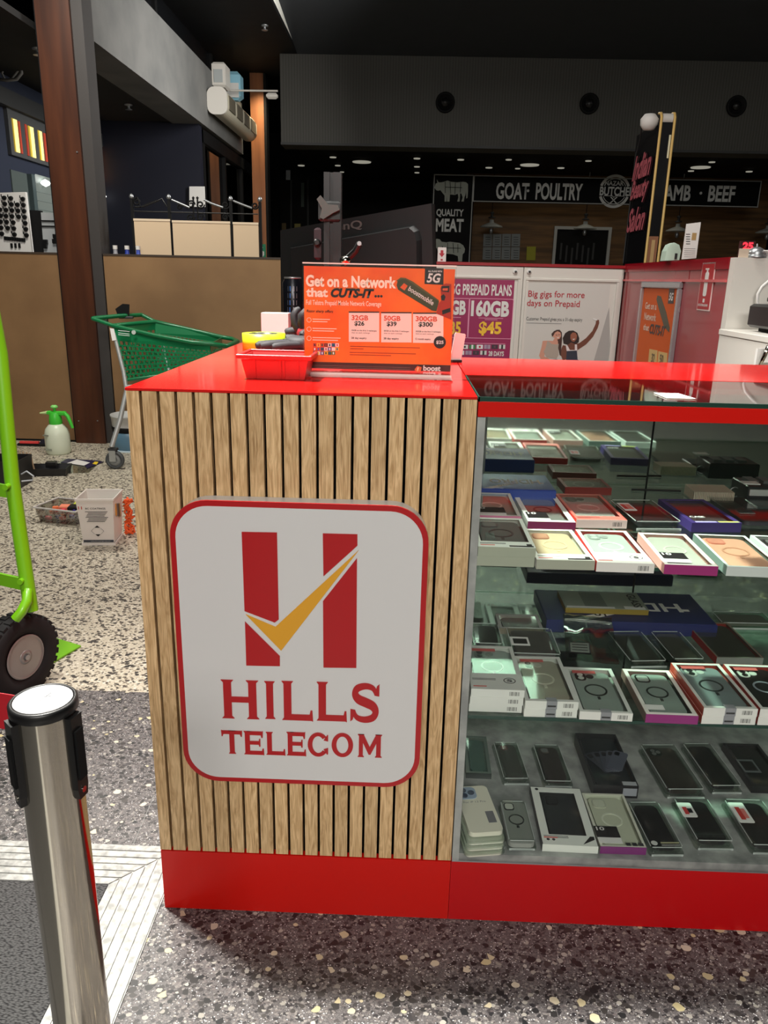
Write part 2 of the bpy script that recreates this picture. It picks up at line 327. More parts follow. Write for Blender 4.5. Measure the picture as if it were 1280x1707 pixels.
rv = MB(); rv.add([(XS, 1.2, 3.52), (XS, 8.2, 3.52), (XS, 8.2, 3.481), (XS, 1.2, 4.225)], [[0, 1, 3]], mat('pale_reveal', (225, 225, 215), .6)); struct('trim_2', rv)
bw = MB(); bw.box(-1.02, 9, 8.2, 8.5, 2.575, 3.60, bulkm); bw.box(-1.02, 9, 8.17, 8.2, 2.575, 2.60, dgrey); struct('wall_rear', bw)
lc = MB(); lc.box(-1.02, 9, 8.5, 13, 2.74, 2.80, blackm); struct('ceiling.001', lc)
bk = MB(); bk.box(-6, 9, 13, 13.1, 0, 3.5, blackm); struct('wall_far', bk)
rw = MB(); rw.box(8.9, 9, -7, 13, 0, 5.1, dgrey); struct('wall_right', rw)
bb = MB(); bb.box(-6, 9, -7.1, -7, 0, 5.1, mat('warm_pale_wall', (196, 190, 172), .7)); struct('wall_behind', bb)
lw = MB(); lw.box(-6.1, -6, -7, 13, 0, 5.1, dgrey); struct('wall_left', lw)
# round wall speakers
for i, (x, y) in enumerate(((742, 171), (982, 173), (1227, 177))):
    p = atY(x, y, 8.19); t = thing('wall_speaker', ['black round wall speaker on the bulkhead above the cow sign', 'black round wall speaker on the bulkhead in the middle of three', 'black round wall speaker on the bulkhead at the far right'][i], 'speaker', (p.x, 8.2, p.z))
    Mx = Matrix.Rotation(R(90), 4, 'X')
    MB().lathe([(.0, .0), (.105, .0), (.105, .03), (.085, .035), (.08, .02), (0, .02)], blackm, n=24, M=Mx).build('housing', t)
    MB().lathe([(0, .018), (.05, .02), (.045, .045), (.0, .05)], black, n=16, M=Mx).build('cone', t)
# linear ceiling light top right
p0 = atY(1125, -3, 6.8); p1 = atY(1290, 13, 6.8)
zl = 3.48+(8.2-6.8)*.1066
t = thing('ceiling_light', 'bright linear ceiling light at the top right', 'ceiling light', (3.35, 6.3, zl))
MB().box(0, 2.2, -.12, .12, -.06, -.01, mat('lamp_diffuser', (255, 255, 250), .4, emit=(255, 252, 240), es=2.5)).build('diffuser', t)
MB().box(-.02, 2.22, -.14, .14, -.012, .06, grey).build('housing', t)

# fascia beam over the left shops (vertical face along the depth of the hall)
fasm = noise_col('grey_render', (92, 93, 92), (108, 108, 106), ns=3, rough=.85)
fa = MB(); fa.box(-1.92, -1.62, 4.33, 9.05, 2.585, 3.15, fasm); struct('trim_3', fa)
so = MB(); so.box(-6, -1.921, 3.0, 10.3, 2.60, 2.64, mat('dark_soffit', (44, 44, 44), .8, spec=.2)); struct('ceiling.002', so)
# dark glazing above the fascia
dglass = mat('dark_glazing', (20, 21, 23), .15, spec=.6); navy = mat('navy_paint', (24, 26, 38), .6, spec=.3)
up = thing('upper_glazing', 'dark glazed panels above the grey beam on the left', 'glazing', (-1.80, 4.33, 3.151))
MB().box(-.02, .0, 0, 6.2, 0, .328, dglass).build('pane', up)
for yy in (1.9, 3.9, 5.6): MB().box(0, .03, yy, yy+.06, 0, .328, blackm).build('mullion', up)
# recess: navy wall, left wall with panels
nv = MB(); nv.box(-2.70, -1.66, 7.1, 7.2, 0, 2.6, navy); struct('wall_recess', nv)
lwm = MB(); lwm.box(-2.75, -2.70, 4.3, 7.2, 0, 2.6, mat('slate_blue_paint', (44, 50, 66), .6, spec=.3)); struct('wall_shop', lwm)
# mouldings on the left shop wall
ms = MB()
for yy in (4.42, 6.15, 6.45, 6.75, 6.98): ms.box(-2.70, -2.675, yy, yy+.05, 0, 2.3, navy)
ms.box(-2.70, -2.63, 4.3, 7.1, 2.36, 2.48, dgrey); struct('trim_4', ms)
# storefront under the fascia
sf = thing('glass_storefront', 'dark glass storefront under the far end of the grey beam', 'storefront', (-1.70, 7.25, 0))
MB().box(-.005, .005, 0, 3.0, 0, 2.44, glass('tinted_glass', (70, 74, 76), .9, .02)).build('pane', sf)
for yy in (0, .95, 1.9, 2.9): MB().box(-.03, .04, yy, yy+.06, 0, 2.56, blackm).build('mullion', sf)
MB().box(-.03, .05, 0, 3.0, 2.44, 2.56, blackm).build('transom', sf)
MB().box(-.03, .05, 0, 3.0, 0, .12, blackm).build('kick_rail', sf)
dk = MB(); dk.box(-6, -2.6, 8.9, 9.0, 0, 2.6, blackm); struct('wall_store', dk)
# ------------------------------------------------------------------ left background
brownp = noise_col('brown_painted_board', (122, 92, 60), (140, 108, 72), ns=2.2, rough=.6, detail=6)
timber = noise_col('brown_timber', (58, 28, 14), (80, 42, 22), (14, 14, 1.2), 1, rough=.4, detail=4)
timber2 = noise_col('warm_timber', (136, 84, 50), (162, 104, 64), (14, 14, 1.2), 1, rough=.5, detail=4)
def partition(x0, x1, label):
    t = thing('low_partition', label, 'partition', (0, 4.16, 0))
    MB().box(x0, x1, 0, .03, .012, 1.275, brownp).build('board', t)
    MB().box(x0, x1, -.004, .05, 1.275, 1.287, mat('dark_cap', (60, 48, 38), .5)).build('capping', t)
    MB().box(x0, x1, -.002, .03, 0, .014, blackm).build('shadow_gap', t)
    return t
partition(-6, -1.905, 'plain brown painted low partition left of the timber column')
partition(-1.60, .1, 'plain brown painted low partition behind the shopping trolley')
c1 = thing('timber_column', 'dark brown boxed timber column between the two low partitions', 'column', (-1.79, 4.17, 0))
MB().box(-.098, .115, -.045, .14, 0, 3.5, timber).build('casing', c1)
MB().box(.115, .185, -.02, .14, 0, 3.5, mat('charcoal_trim', (58, 55, 54), .5)).build('edge_trim', c1)
MB().box(-.115, -.098, -.02, .14, 0, 3.5, blackm).build('shadow_gap', c1)
sc_ = MB()
for (x, z) in ((-.065, .16), (.07, .165), (.09, 1.9)): sc_.cyl((x, -.045, z), (x, -.050, z), .005, galv, n=8)
sc_.build('screw', c1)
c2 = thing('timber_column', 'warm lit timber column at the far end of the grey beam', 'column', (-1.44, 9.1, 0))
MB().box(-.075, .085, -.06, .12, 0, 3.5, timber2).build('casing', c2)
MB().box(.085, .115, -.05, .12, 0, 3.5, blackm).build('edge_trim', c2)
MB().box(-.05, .075, -.075, -.06, 1.30, 1.55, mat('green_sign', (24, 130, 92), .35)).build('sign_plate', c2)
text(c2, '+', -.01, .04, 1.49, 1.53, whitep, y=-.0765, bold=.03, name='sign_cross')
MB().prism([(.015, 1.37), (.055, 1.42), (.055, 1.46), (.035, 1.47), (.015, 1.455), (-.005, 1.47), (-.025, 1.46), (-.025, 1.42)], -.0765, -.075, whitep).build('sign_heart', c2)
# white pipe bracket & air curtain
ac = thing('air_curtain', 'white air curtain unit mounted on the end of the grey beam', 'air curtain', (-1.618, 7.30, 2.84))
MB().prism(rrect(0, .20, -.13, .12, .07, 5), -.0, .03, white).build('end_cap', ac)
pr = rrect(0, .20, -.13, .12, .09, 8); MB().prism(pr, .03, 1.60, mat('ivory_metal', (196, 190, 170), .4)).build('body', ac)
for k in range(4): MB().box(.17, .206, .10+k*.38, .38+k*.38, -.07, .06, mat('grille', (96, 90, 76), .5)).build('grille', ac)
w1 = thing('wall_unit', 'white box fan unit above the air curtain', 'unit', (-1.618, 7.55, 3.02)); MB().box(0, .14, 0, .22, -.01, .22, white, bev=.02).build('housing', w1)
MB().box(.02, .11, -.004, 0, .03, .15, mat('cool_grey', (170, 176, 176), .5)).build('cover', w1)
w2 = thing('pipe_bracket', 'slim white pipe arm reaching from the beam across the lit column', 'bracket', (-1.618, 7.9, 3.03))
MB().tube([(0, 0, .02), (.62, -.02, .02)], .010, white).build('arm', w2); MB().box(.50, .62, -.05, .0, -.06, .0, white, bev=.02).build('sensor', w2)
w3 = thing('air_freshener', 'small blue and white dispenser above the air curtain', 'dispenser', (-1.618, 8.0, 2.965)); MB().box(0, .2, 0, .16, .02, .30, mat('pale_blue', (150, 205, 226), .4), bev=.04).build('casing', w3)
MB().box(.02, .18, -.004, .0, .04, .18, whitep).build('front_plate', w3)
# sprinkler heads
def sprinkler(p, label):
    t = thing('sprinkler_head', label, 'sprinkler', p)
    MB().lathe([(.035, 0), (.035, -.008), (.012, -.012), (.012, -.035), (.03, -.04), (.03, -.044)], galv, n=14).build('rosette', t)
sprinkler(atZ(214, 174, 2.60), 'small sprinkler head on the dark soffit right of the first column')
sprinkler(atZ(441, 42, 3.48), 'small sprinkler head on the high dark soffit above the lit column')
sprinkler(atZ(62, 80, 2.60), 'small sprinkler head on the dark soffit left of the first column')
# grey cable conduit near the top left
cb = MB()
P = [atY(x, y, 5.2) for x, y in ((-5, 132), (12, 134), (28, 132), (36, 122), (34, 108), (30, 98))]; cb.tube(P, .012, grey)
P = [atY(x, y, 5.24) for x, y in ((8, 132), (3, 122), (8, 112), (4, 104), (-4, 100))]; cb.tube(P, .008, grey)
P = [atY(x, y, 5.22) for x, y in ((20, 130), (30, 118), (30, 104), (26, 97))]; cb.tube(P, .008, grey)
tag(cb.build('cable_loom'), 'grey looped cables hanging under the soffit at the top left', 'cable')

# striped display boxes on the left shop wall (local x = along the wall depth, facing +x)
def wallpt(px_, py_): return atX(px_, py_, -2.68)
yel = mat('yellow_strip', (206, 176, 60), .5, emit=(206, 176, 60), es=.35); redst = mat('red_strip', (170, 62, 44), .5, emit=(170, 62, 44), es=.35); bri = mat('bright_strip', (255, 236, 140), .5, emit=(255, 236, 150), es=.9)
t = thing('striped_display', 'lit wall display with yellow and red vertical strips, left of the column', 'display', (-2.69, 0, 0))
a = wallpt(8, 170); b = wallpt(82, 290)
MB().box(-.01, .02, a.y, a.y+1.25, b.z+.06, a.z-.02, mat('display_frame', (70, 72, 74), .6)).build('frame', t)
for k, (x, mm, w) in enumerate(((17, yel, 7), (24, bri, 2), (29, redst, 5), (40, redst, 5), (45, yel, 5), (51, bri, 2), (61, yel, 5), (65, bri, 2), (71, redst, 4), (77, redst, 3))):
    p = wallpt(x, 190+x*.28); q = wallpt(x+w, 262+x*.25); MB().box(.02, .028, p.y, q.y, b.z+.09, a.z-.10-.002*k, mm).build('strip', t)
t = thing('striped_display', 'narrow lit orange and gold wall display right of the column', 'display', (-2.69, 0, 0))
p = wallpt(152, 238); q = wallpt(169, 310); MB().box(-.01, .02, p.y, q.y, q.z, p.z, mat('display_frame2', (96, 84, 60), .6)).build('frame', t)
for k in range(3):
    yy = p.y+.03+k*(q.y-p.y-.03)/3; MB().box(.02, .026, yy, yy+.10, q.z+.04, q.z+.30+.06*k, bri if k == 0 else mat('amber_strip', (214, 140, 40), .5, emit=(214, 140, 40), es=.5)).build('strip', t)
# glazed lower window on that wall
t = thing('louvred_window', 'grey louvred window with a bright reflected lamp below the striped display', 'window', (-2.69, 0, 0))
a = wallpt(20, 275); b = wallpt(88, 370); z0 = 1.3; z1 = wallpt(20, 278).z-.02; ya = wallpt(22, 300).y; yb = ya+1.3
MB().box(-.01, .0, ya, yb, z0, z1, mat('window_grey', (84, 94, 92), .4)).build('pane', t)
for k in range(9): zz = z0+.02+k*(z1-z0)/9; MB().add([(0, ya+.35, zz), (0, yb-.02, zz), (.03, yb-.02, zz+.06), (.03, ya+.35, zz+.06)], [[0, 1, 2, 3]], mat('louvre', (140, 150, 146), .35)).build('louvre', t)
MB().box(0, .04, ya+.26, ya+.32, z0, z1, mat('slate_trim', (70, 84, 86), .5)).build('mullion', t)
p = wallpt(68, 305); MB().lathe([(.0, -.03), (.03, -.015), (.04, 0), (.03, .015), (0, .03)], mat('lamp_glow', (255, 255, 255), .4, emit=(255, 255, 250), es=3), c=(.05, p.y, p.z), n=12).build('lamp_glow', t)  # glowing globe stands in for a lamp's reflection at the window
t = thing('louvred_window', 'narrow grey window strip with a reflected lamp right of the column', 'window', (-2.69, 0, 0))
p = wallpt(158, 322); q = wallpt(182, 330); MB().box(-.01, .004, p.y, q.y, 1.3, p.z, mat('window_grey2', (120, 122, 116), .4)).build('pane', t)
p = wallpt(164, 327); MB().lathe([(.0, -.03), (.03, -.015), (.04, 0), (.03, .015), (0, .03)], mat('lamp_glow'), c=(.05, p.y, p.z), n=12).build('lamp_glow', t)

# white pegboards with tool pegs behind the left partition
fb = Fr((-2.2, 4.45, 0)); z0 = 1.20
def back_box(name, label, cat, pl, ys=4.45, th=.03, m=whitep):
    fr = Fr((0, ys, 0)); P = [(x, max(z, 1.1805) if z > 1.3 else 1.1805) for x, z in fr.poly(pl)]; t = thing(name, label, cat, (0, ys, 0)); MB().prism(P, 0, th, m).build('panel', t); return t, fr
t, fr = back_box('display_board', 'white board of small black hooks above the left partition', 'board', [(-30, 322), (42, 320), (54, 425), (-30, 425)])
hook = MB()
for r, row in enumerate(((8, 19, 39), (9, 20, 30, 40), (1, 11, 21, 31, 41), (2, 11, 21, 32, 42), (2, 12, 23, 43), (3, 14, 24, 44), (4, 25, 45))):
    for x in row:
        u, z = fr.px(x, 329+r*10.0+x*.06); hook.cyl((u, 0, z), (u, -.02, z-.004), .014, blackm, n=8); hook.tube([(u-.004, -.014, z), (u-.014, -.022, z+.006), (u-.012, -.022, z+.02)], .004, blackm, n=5)
hook.build('hook', t)['kind'] = 'stuff'
for k in range(9): u, z = fr.px(9+k*4.0, 397+k*.4); MB().box(u-.006, u+.006, -.012, 0, z-.012, z+.012, blackm).build('clip', t)
for k in range(3): u, z = fr.px(20+k*6.5, 409); MB().box(u-.006, u+.006, -.012, 0, z-.016, z+.014, blackm).build('clip', t)
t, fr = back_box('display_board', 'black upright board between the two white boards', 'board', [(48, 350), (67, 351), (73, 425), (52, 425)], 4.5, .04, blackm)
t, fr = back_box('display_board', 'white shelf board partly hidden by the timber column', 'board', [(68, 354), (92, 355), (99, 425), (73, 425)], 4.45, .04, mat('cool_white', (176, 180, 182), .6))
for y in (368, 377): a = fr.px(70, y); b = fr.px(95, y+1); MB().box(a[0], b[0], -.01, 0, a[1]-.004, a[1]+.004, blackm).build('shelf_edge', t)
for (x, y) in ((76, 410), (77, 403), (92, 402), (93, 394)): u, z = fr.px(x, y); MB().box(u-.014, u+.014, -.02, 0, z-.014, z+.014, black).build('item', t)
# blue bottles
for i, (x, y, c, l) in enumerate(((200, 416, (150, 150, 156), 'small grey pot on the ledge behind the partition'), (212, 412, (40, 60, 150), 'small blue spray bottle behind the partition, left of the iron fence'), (223.5, 416, (60, 80, 170), 'small blue and white bottle beside the iron fence'))):
    p = atY(x, y+8, 4.32); t = thing('bottle', l, 'bottle', (p.x+.03*(i-1), 4.32, 1.1805)); MB().lathe([(.03, 0), (.032, .02), (.032, .09), (.014, .115), (.014, .14)], mat('bottle%d' % i, c, .3), n=14).build('body', t); MB().lathe([(.016, .14), (.016, .165)], whitep, n=12).build('cap', t)
lg = MB(); lg.box(-1.60, -.1, 4.191, 4.42, 1.14, 1.18, blackm); struct('trim_5', lg)
lg = MB(); lg.box(-4, -1.91, 4.191, 4.60, 1.14, 1.18, blackm); struct('trim_6', lg)

# iron fence with scrolls and beige infill boards
FY = 4.40
fe = thing('iron_fence', 'black iron fence with scrollwork and cream boards behind the partition', 'fence', (0, FY, 0)); ff = Fr((0, FY, 0))
cream = mat('cream_board', (214, 190, 158), .6)
posts = ((219, 327, 430), (281, 328, 430), (384, 331, 430), (433, 332, 430))
for (x, t0, b0) in posts:
    a = ff.px(x, t0); b = ff.px(x+6, b0)
    m_ = MB(); m_.box(a[0]-.009, a[0]+.009, -.009, .009, 1.0, a[1]-.02, blackm); m_.lathe([(.0, -.02), (.014, -.014), (.016, 0), (.010, .012), (0, .018)], galv, c=(a[0], 0, a[1]), n=12); m_.build('post', fe)
for (xa, xb, yt) in ((224, 284, 368), (288, 384, 371), (389, 431, 374)):
    a = ff.px(xa, yt); b = ff.px(xb, yt+1); q = MB(); q.box(a[0], b[0], -.012, .012, 1.0, a[1], cream); q.build('infill_board', fe); MB().box(a[0]-.002, b[0]+.002, -.016, .016, a[1], a[1]+.014, mat('cream_edge', (226, 206, 178), .5)).build('board_trim', fe)
def sc(px_): return (lambda q: (q[0], 0, q[1]))(ff.px(*px_))
def scroll(cx, cy, r, a0, turns, sgn, tail=None):
    pts = []
    for i in range(int(20*turns)+1):
        a = R(a0)+sgn*2*math.pi*i/20; rr = r*(1-.75*i/(20*turns)); pts.append((cx+rr*math.cos(a), cy-rr*math.sin(a)))
    if tail: pts = tail+pts
    MB().tube([sc(p) for p in pts], .0055, blackm, n=6).build('scroll', fe)
scroll(229, 336, 7, 90, 1.3, 1, [(262, 334), (248, 339), (234, 345)]); 
MB().tube([sc(p) for p in ((225, 345), (240, 344), (262, 335), (270, 331), (278, 344))], .0055, black, n=6).build('scroll', fe)
MB().tube([sc(p) for p in ((286, 333), (300, 339), (316, 346))], .008, galv, n=6).build('scroll', fe)
MB().tube([sc(p) for p in ((340, 333), (352, 339), (372, 346))], .008, galv, n=6).build('scroll', fe)
MB().tube([sc(p) for p in ((389, 335), (404, 341), (420, 347))], .008, galv, n=6).build('scroll', fe)
for (x, y, r, s_) in ((318, 341, 7, 1), (334, 341, 7, -1), (318, 362, 7, -1), (334, 362, 7, 1), (376, 342, 7, -1), (376, 362, 6, 1), (425, 343, 6, -1), (300, 345, 5, 1)):
    scroll(x, y, r, 0, 1.4, s_)
for (x, t0) in ((322, 330), (329, 330)): a = sc((x, t0)); b = sc((x+1, 371)); q = MB(); q.tube([a, b], .006, blackm); q.lathe([(0, -.012), (.011, 0), (0, .012)], blackm, c=a, n=8); q.build('spindle', fe)
MB().tube([sc((224, 352)), sc((430, 357))], .004, black).build('rail', fe)

# white poster & amber bits inside the shop
t = thing('paper_notice', 'small white notice on the dark shop wall above the iron fence', 'notice', (0, 7.08, 0)); fr = Fr((0, 7.08, 0)); MB().prism(fr.poly([(316, 311), (341, 311), (342, 345), (316, 345)]), -.01, .01, whitep).build('sheet', t)
# ------------------------------------------------------------------ butcher shop at the back
BY = 10.3
wood_d = noise_col('dark_wood_planks', (92, 66, 36), (128, 92, 52), (1.5, 1, 22), 1, rough=.6, detail=3)
bsw = MB(); bsw.box(1.30, 6.0, 11.6, 11.7, 0, 2.74, wood_d); struct('wall_butcher', bsw)
panel_b = mat('black_sign_face', (5, 5, 6), .6, spec=.15); linec = mat('silver_line', (186, 188, 186), .5); lett = mat('silver_lettering', (228, 230, 228), .5)
fb = Fr((0, BY, 0))
t = thing('fascia_sign', 'long black butcher sign reading GOAT POULTRY and LAMB BEEF', 'sign', (0, BY, 0))
TL = fb.px(790, 292); BR = fb.px(1263, 346)
MB().box(TL[0], BR[0], 0, .08, BR[1], TL[1], panel_b).build('sign_board', t)
def border(t, x0, x1, z0, z1, w, m, y=-.004):
    b = MB(); b.box(x0, x1, y, 0, z0, z0+w, m); b.box(x0, x1, y, 0, z1-w, z1, m); b.box(x0, x0+w, y, 0, z0+w, z1-w, m); b.box(x1-w, x1, y, 0, z0+w, z1-w, m); return b.build('border', t)
border(t, TL[0], BR[0], BR[1], TL[1], .012, linec)
text_px(fb, t, 'GOAT', 826, 305, 883, 332, lett, bold=.03); text_px(fb, t, 'POULTRY', 892, 306, 972, 333, lett, bold=.03)
text_px(fb, t, 'LAMB', 1097, 309, 1153, 334, lett, bold=.03); text_px(fb, t, 'BEEF', 1179, 310, 1227, 336, lett, bold=.03)
for x, y in ((880, 318), (1168, 322)):
    u, z = fb.px(x, y); MB().prism(circ(u, z, .018), -.003, 0, lett).build('dot', t)
u, z = fb.px(1024, 319); rr = .215
def ringp(mb, u, z, r1, r2, a0, a1, y0, y1, m, n=24):
    mb.prism(circ(u, z, r1, n=n, a0=a0, a1=a1)+circ(u, z, r2, n=n, a0=a0, a1=a1)[::-1], y0, y1, m)
g = MB(); ringp(g, u, z, rr, rr-.035, 20, 160, -.003, 0, lett); ringp(g, u, z, rr, rr-.035, 200, 340, -.003, 0, lett); ringp(g, u, z, rr-.05, rr-.058, 25, 155, -.003, 0, lett); ringp(g, u, z, rr-.05, rr-.058, 205, 335, -.003, 0, lett); g.build('emblem_ring', t)
text_px(fb, t, 'NAZAR', 1008, 302, 1040, 309, lett, bold=.02); text_px(fb, t, 'BUTCHER', 999, 312, 1058, 326, lett, bold=.03)
g = MB()
for s_ in (-1, 1): g.prism([(u-s_*.05, z-.15), (u-s_*.035, z-.155), (u+s_*.05, z-.075), (u+s_*.035, z-.07)], -.003, 0, lett)
g.prism([(u-.14, z-.055), (u-.02, z-.055), (u, z-.075), (u+.02, z-.055), (u+.14, z-.055), (u+.14, z-.062), (u+.022, z-.062), (u, z-.085), (u-.022, z-.062), (u-.14, z-.062)], -.003, 0, lett); g.build('crossed_knives', t)
# vertical cow sign
t = thing('pillar_sign', 'tall black QUALITY MEAT sign with cow and sheep cut charts', 'sign', (0, BY, 0))
a = fb.px(721, 289); b = fb.px(784, 440)
MB().box(a[0], b[0], 0, .06, .9, a[1], panel_b).build('sign_board', t); border(t, a[0]+.02, b[0]-.015, .93, a[1]-.01, .012, linec)
text_px(fb, t, 'QUALITY', 727, 349, 773, 362, lett, bold=.03); text_px(fb, t, 'MEAT', 726, 365, 773, 386, lett, bold=.035)
cow = [(724, 313), (726, 306), (729, 305), (728, 299), (731, 304), (735, 304), (740, 303), (746, 301), (751, 303), (762, 304), (772, 303), (777, 304), (780, 307), (780, 318), (779, 330), (777, 331), (777, 318), (776, 324), (774, 329), (773, 336), (769, 336), (771, 329), (769, 323), (767, 322), (766, 336), (762, 336), (764, 329), (763, 323), (758, 325), (750, 324), (749, 336), (745, 336), (745, 325), (744, 336), (741, 336), (741, 326), (737, 321), (734, 317), (730, 318), (727, 317)]
chart = mat('chart_grey', (176, 182, 172), .6)
MB().prism(fb.poly(cow), -.003, 0, chart).build('cow_shape', t)
sheep = [(723, 405), (724, 400), (728, 398), (733, 399), (736, 403), (744, 404), (750, 403), (758, 404), (766, 405), (772, 409), (775, 415), (774, 421), (771, 424), (770, 436), (764, 436), (763, 427), (755, 424), (745, 423), (738, 422), (737, 432), (731, 432), (730, 420), (728, 414), (724, 411)]
MB().prism(fb.poly(sheep), -.003, 0, chart).build('sheep_shape', t)
cl = MB()
for P in (((742, 303), (742, 322)), ((750, 303), (751, 323)), ((759, 304), (758, 324)), ((768, 304), (767, 321)), ((742, 312), (770, 313)), ((737, 410), (740, 420)), ((746, 405), (746, 420)), ((755, 405), (756, 422)), ((763, 407), (763, 421)), ((736, 413), (768, 414))):
    q = [fb.px(*p) for p in P]; dx = q[1][0]-q[0][0]; dz = q[1][1]-q[0][1]; l = math.hypot(dx, dz); nx, nz = -dz/l*.004, dx/l*.004
    cl.prism([(q[0][0]-nx, q[0][1]-nz), (q[0][0]+nx, q[0][1]+nz), (q[1][0]+nx, q[1][1]+nz), (q[1][0]-nx, q[1][1]-nz)], -.005, -.003, panel_b)
cl.build('cut_lines', t)
# menu boards, yellow note, doorway frame
fm = Fr((0, 11.58, 0))
t = thing('menu_board', 'pale grey price board of eight sheets on the butcher wall', 'menu board', (0, 11.58, 0))
for r in range(2):
    for c in range(4):
        P = fm.poly([(806+c*15.6-r, 390+r*22), (820.5+c*15.6-r, 390+r*22), (819.5+c*15.6-r, 411+r*22), (805+c*15.6-r, 411+r*22)]); MB().prism(P, -.01, .0, mat('menu_sheet', (140, 146, 148), .6)).build('sheet', t)
        for k in range(4):
            p = fm.px(809+c*15.6, 395+r*22+k*4); q = fm.px(817+c*15.6, 396+r*22+k*4); MB().box(p[0], q[0], -.012, -.01, q[1], p[1], dgrey).build('fine_print', t)
t = thing('paper_notice', 'yellow notice on the butcher wall beside the doorway', 'notice', (0, 11.58, 0)); MB().prism(fm.poly([(878, 411), (893, 411), (892, 434), (877, 434)]), -.01, 0, mat('olive_yellow', (170, 168, 40), .6)).build('sheet', t)
t = thing('framed_doorway', 'dark doorway with a pale metal frame in the butcher wall', 'doorway', (0, 11.57, 0))
a = fm.px(924, 377); b = fm.px(1013, 440)
MB().box(a[0], b[0], -.0, .02, .1, a[1], blackm).build('opening', t)
g = MB(); g.box(a[0], b[0], -.03, 0, a[1]-.045, a[1], linec); g.box(a[0], a[0]+.045, -.03, 0, .1, a[1]-.045, linec); g.box(b[0]-.045, b[0], -.03, 0, .1, a[1]-.045, linec); g.build('door_frame', t)
for k in range(7): u, z = fm.px(934+k*9, 405+(k % 3)*4); MB().box(u, u+.03, -.01, 0, z-.25, z, dgrey).build('hanging_tool', t)
# pendants and downlights
def pendant(px_, py_, label, y=10.9, sc2=1.0):
    p = atY(px_, py_, y); t = thing('pendant_lamp', label, 'lamp', p)
    sh = mat('enamel_shade', (196, 200, 196), .35)
    MB().lathe([(.165, -.015), (.16, 0), (.09, .03), (.035, .05), (.03, .09), (0, .09)], sh, n=24).build('lamp_shade', t)
    MB().lathe([(.05, .11), (.05, .125), (.02, .13), (.02, .17), (.035, .18), (.02, .20)], dgrey, n=12).build('lamp_holder', t)
    MB().tube([(0, 0, .2), (0, 0, 2.74-p.z)], .005, blackm, n=5).build('cord', t); MB().lathe([(.02, -.03), (.03, -.06), (.02, -.1), (0, -.11)], galv, n=12).build('bulb', t)
pendant(819, 377, 'pale enamel pendant lamp above the price board'); pendant(975, 380, 'pale enamel pendant lamp above the dark doorway'); pendant(1129, 384, 'pale enamel pendant lamp behind the white menu card'); pendant(1279, 387, 'pale enamel pendant lamp cut by the right edge of the photo')
lampon = mat('dim_lens', (190, 188, 176), .4, emit=(200, 196, 180), es=.45)
ORD = 'first second third fourth fifth sixth seventh eighth ninth tenth eleventh twelfth thirteenth fourteenth fifteenth sixteenth seventeenth'.split()
DLS = ((603, 267, .16, 'large round ceiling light above the monitor'), (883, 272, .16, 'large round ceiling light above GOAT POULTRY'), (1168, 276, .16, 'large round ceiling light above LAMB BEEF'), (768, 263, .055, None), (695, 261, .055, None), (695, 275, .05, None), (815, 276.5, .06, None), (848, 263, .05, None), (863, 278, .045, None), (935, 277, .06, None), (981, 265, .05, None), (1187, 267, .05, None), (1152, 282, .05, None), (1249, 283, .055, None), (563, 273, .05, None), (555, 259, .055, None), (695, 285, .045, None), (570, 284, .04, None), (502, 273, .06, None))
for i, (x, y, r, l) in enumerate(DLS):
    LX = sorted((q[0], -q[1]) for q in DLS if q[3] is None); k_ = LX.index((x, -y)) if l is None else 0
    p = atZ(x, y, 2.74); t = thing('ceiling_downlight', l or 'small round ceiling downlight beyond the bulkhead, %s from the left' % ORD[k_], 'ceiling light', (p.x, p.y, 2.74), group=None if l else 'small ceiling downlights')
    MB().lathe([(r, 0), (r, -.012), (r*.85, -.02)], dgrey, n=20).build('trim_ring', t); MB().lathe([(r*.84, -.012), (r*.8, -.03), (0, -.034)], lampon, n=20).build('lens', t)
# distant shop glints painted as flat panels, right of the lit column
fr = Fr((0, 12.5, 0)); t = thing('dim_shopfront', 'dark closed shopfront with painted glint panels glimpsed between the lit column and monitor', 'shopfront', (0, 12.5, 0))
a = fr.px(466, 300); b = fr.px(530, 300); MB().box(a[0], b[0], 0, .1, .002, 2.735, blackm).build('back_panel', t)
for i, (x, y, w, h, c) in enumerate(((477, 284, 7, 16, (170, 175, 175)), (502, 305, 5, 40, (70, 84, 76)), (470, 372, 7, 16, (120, 100, 60)), (491, 373, 10, 12, (160, 150, 80)), (484, 300, 3, 90, (40, 42, 42)), (512, 300, 3, 90, (36, 38, 38)))):
    MB().prism(fr.poly([(x, y), (x+w, y), (x+w, y+h), (x, y+h)]), -.02, 0, mat('glint%d' % i, c, .6)).build('panel', t)
# ================================================================== KIOSK COUNTER
KW, KD = .5455, 2.80
kc = thing('slatted_counter', 'oak slatted kiosk counter with a glossy red top and red plinth', 'counter', (0, 0, 0))
g = MB(); g.box(.006, KW-.0005, .0125, KD, .134, .9945, mat('backing_felt', (4, 4, 4), .9, spec=.05)); g.build('carcass', kc)
MB().box(0, .006, .0126, KD, .134, .9945, red).build('side_panel', kc)
MB().box(0, KW-.0008, .0, KD, .0, .1325, redo).build('plinth', kc)
MB().box(-.001, KW-.001, -.001, KD, .9952, 1.0, red, bev=.0006).build('countertop', kc)
edges = [0]+[.0222+.02755*k for k in range(20)]
for k in range(20):
    x0 = edges[k]+(.0023 if k else 0); x1 = edges[k+1]-.0023 if k < 19 else KW-.001
    MB().box(x0-.012, x1-.012, 0, .0124, -.428, .4325, oak(), bev=.0006).build('slat', kc, (.012, 0, .5625))
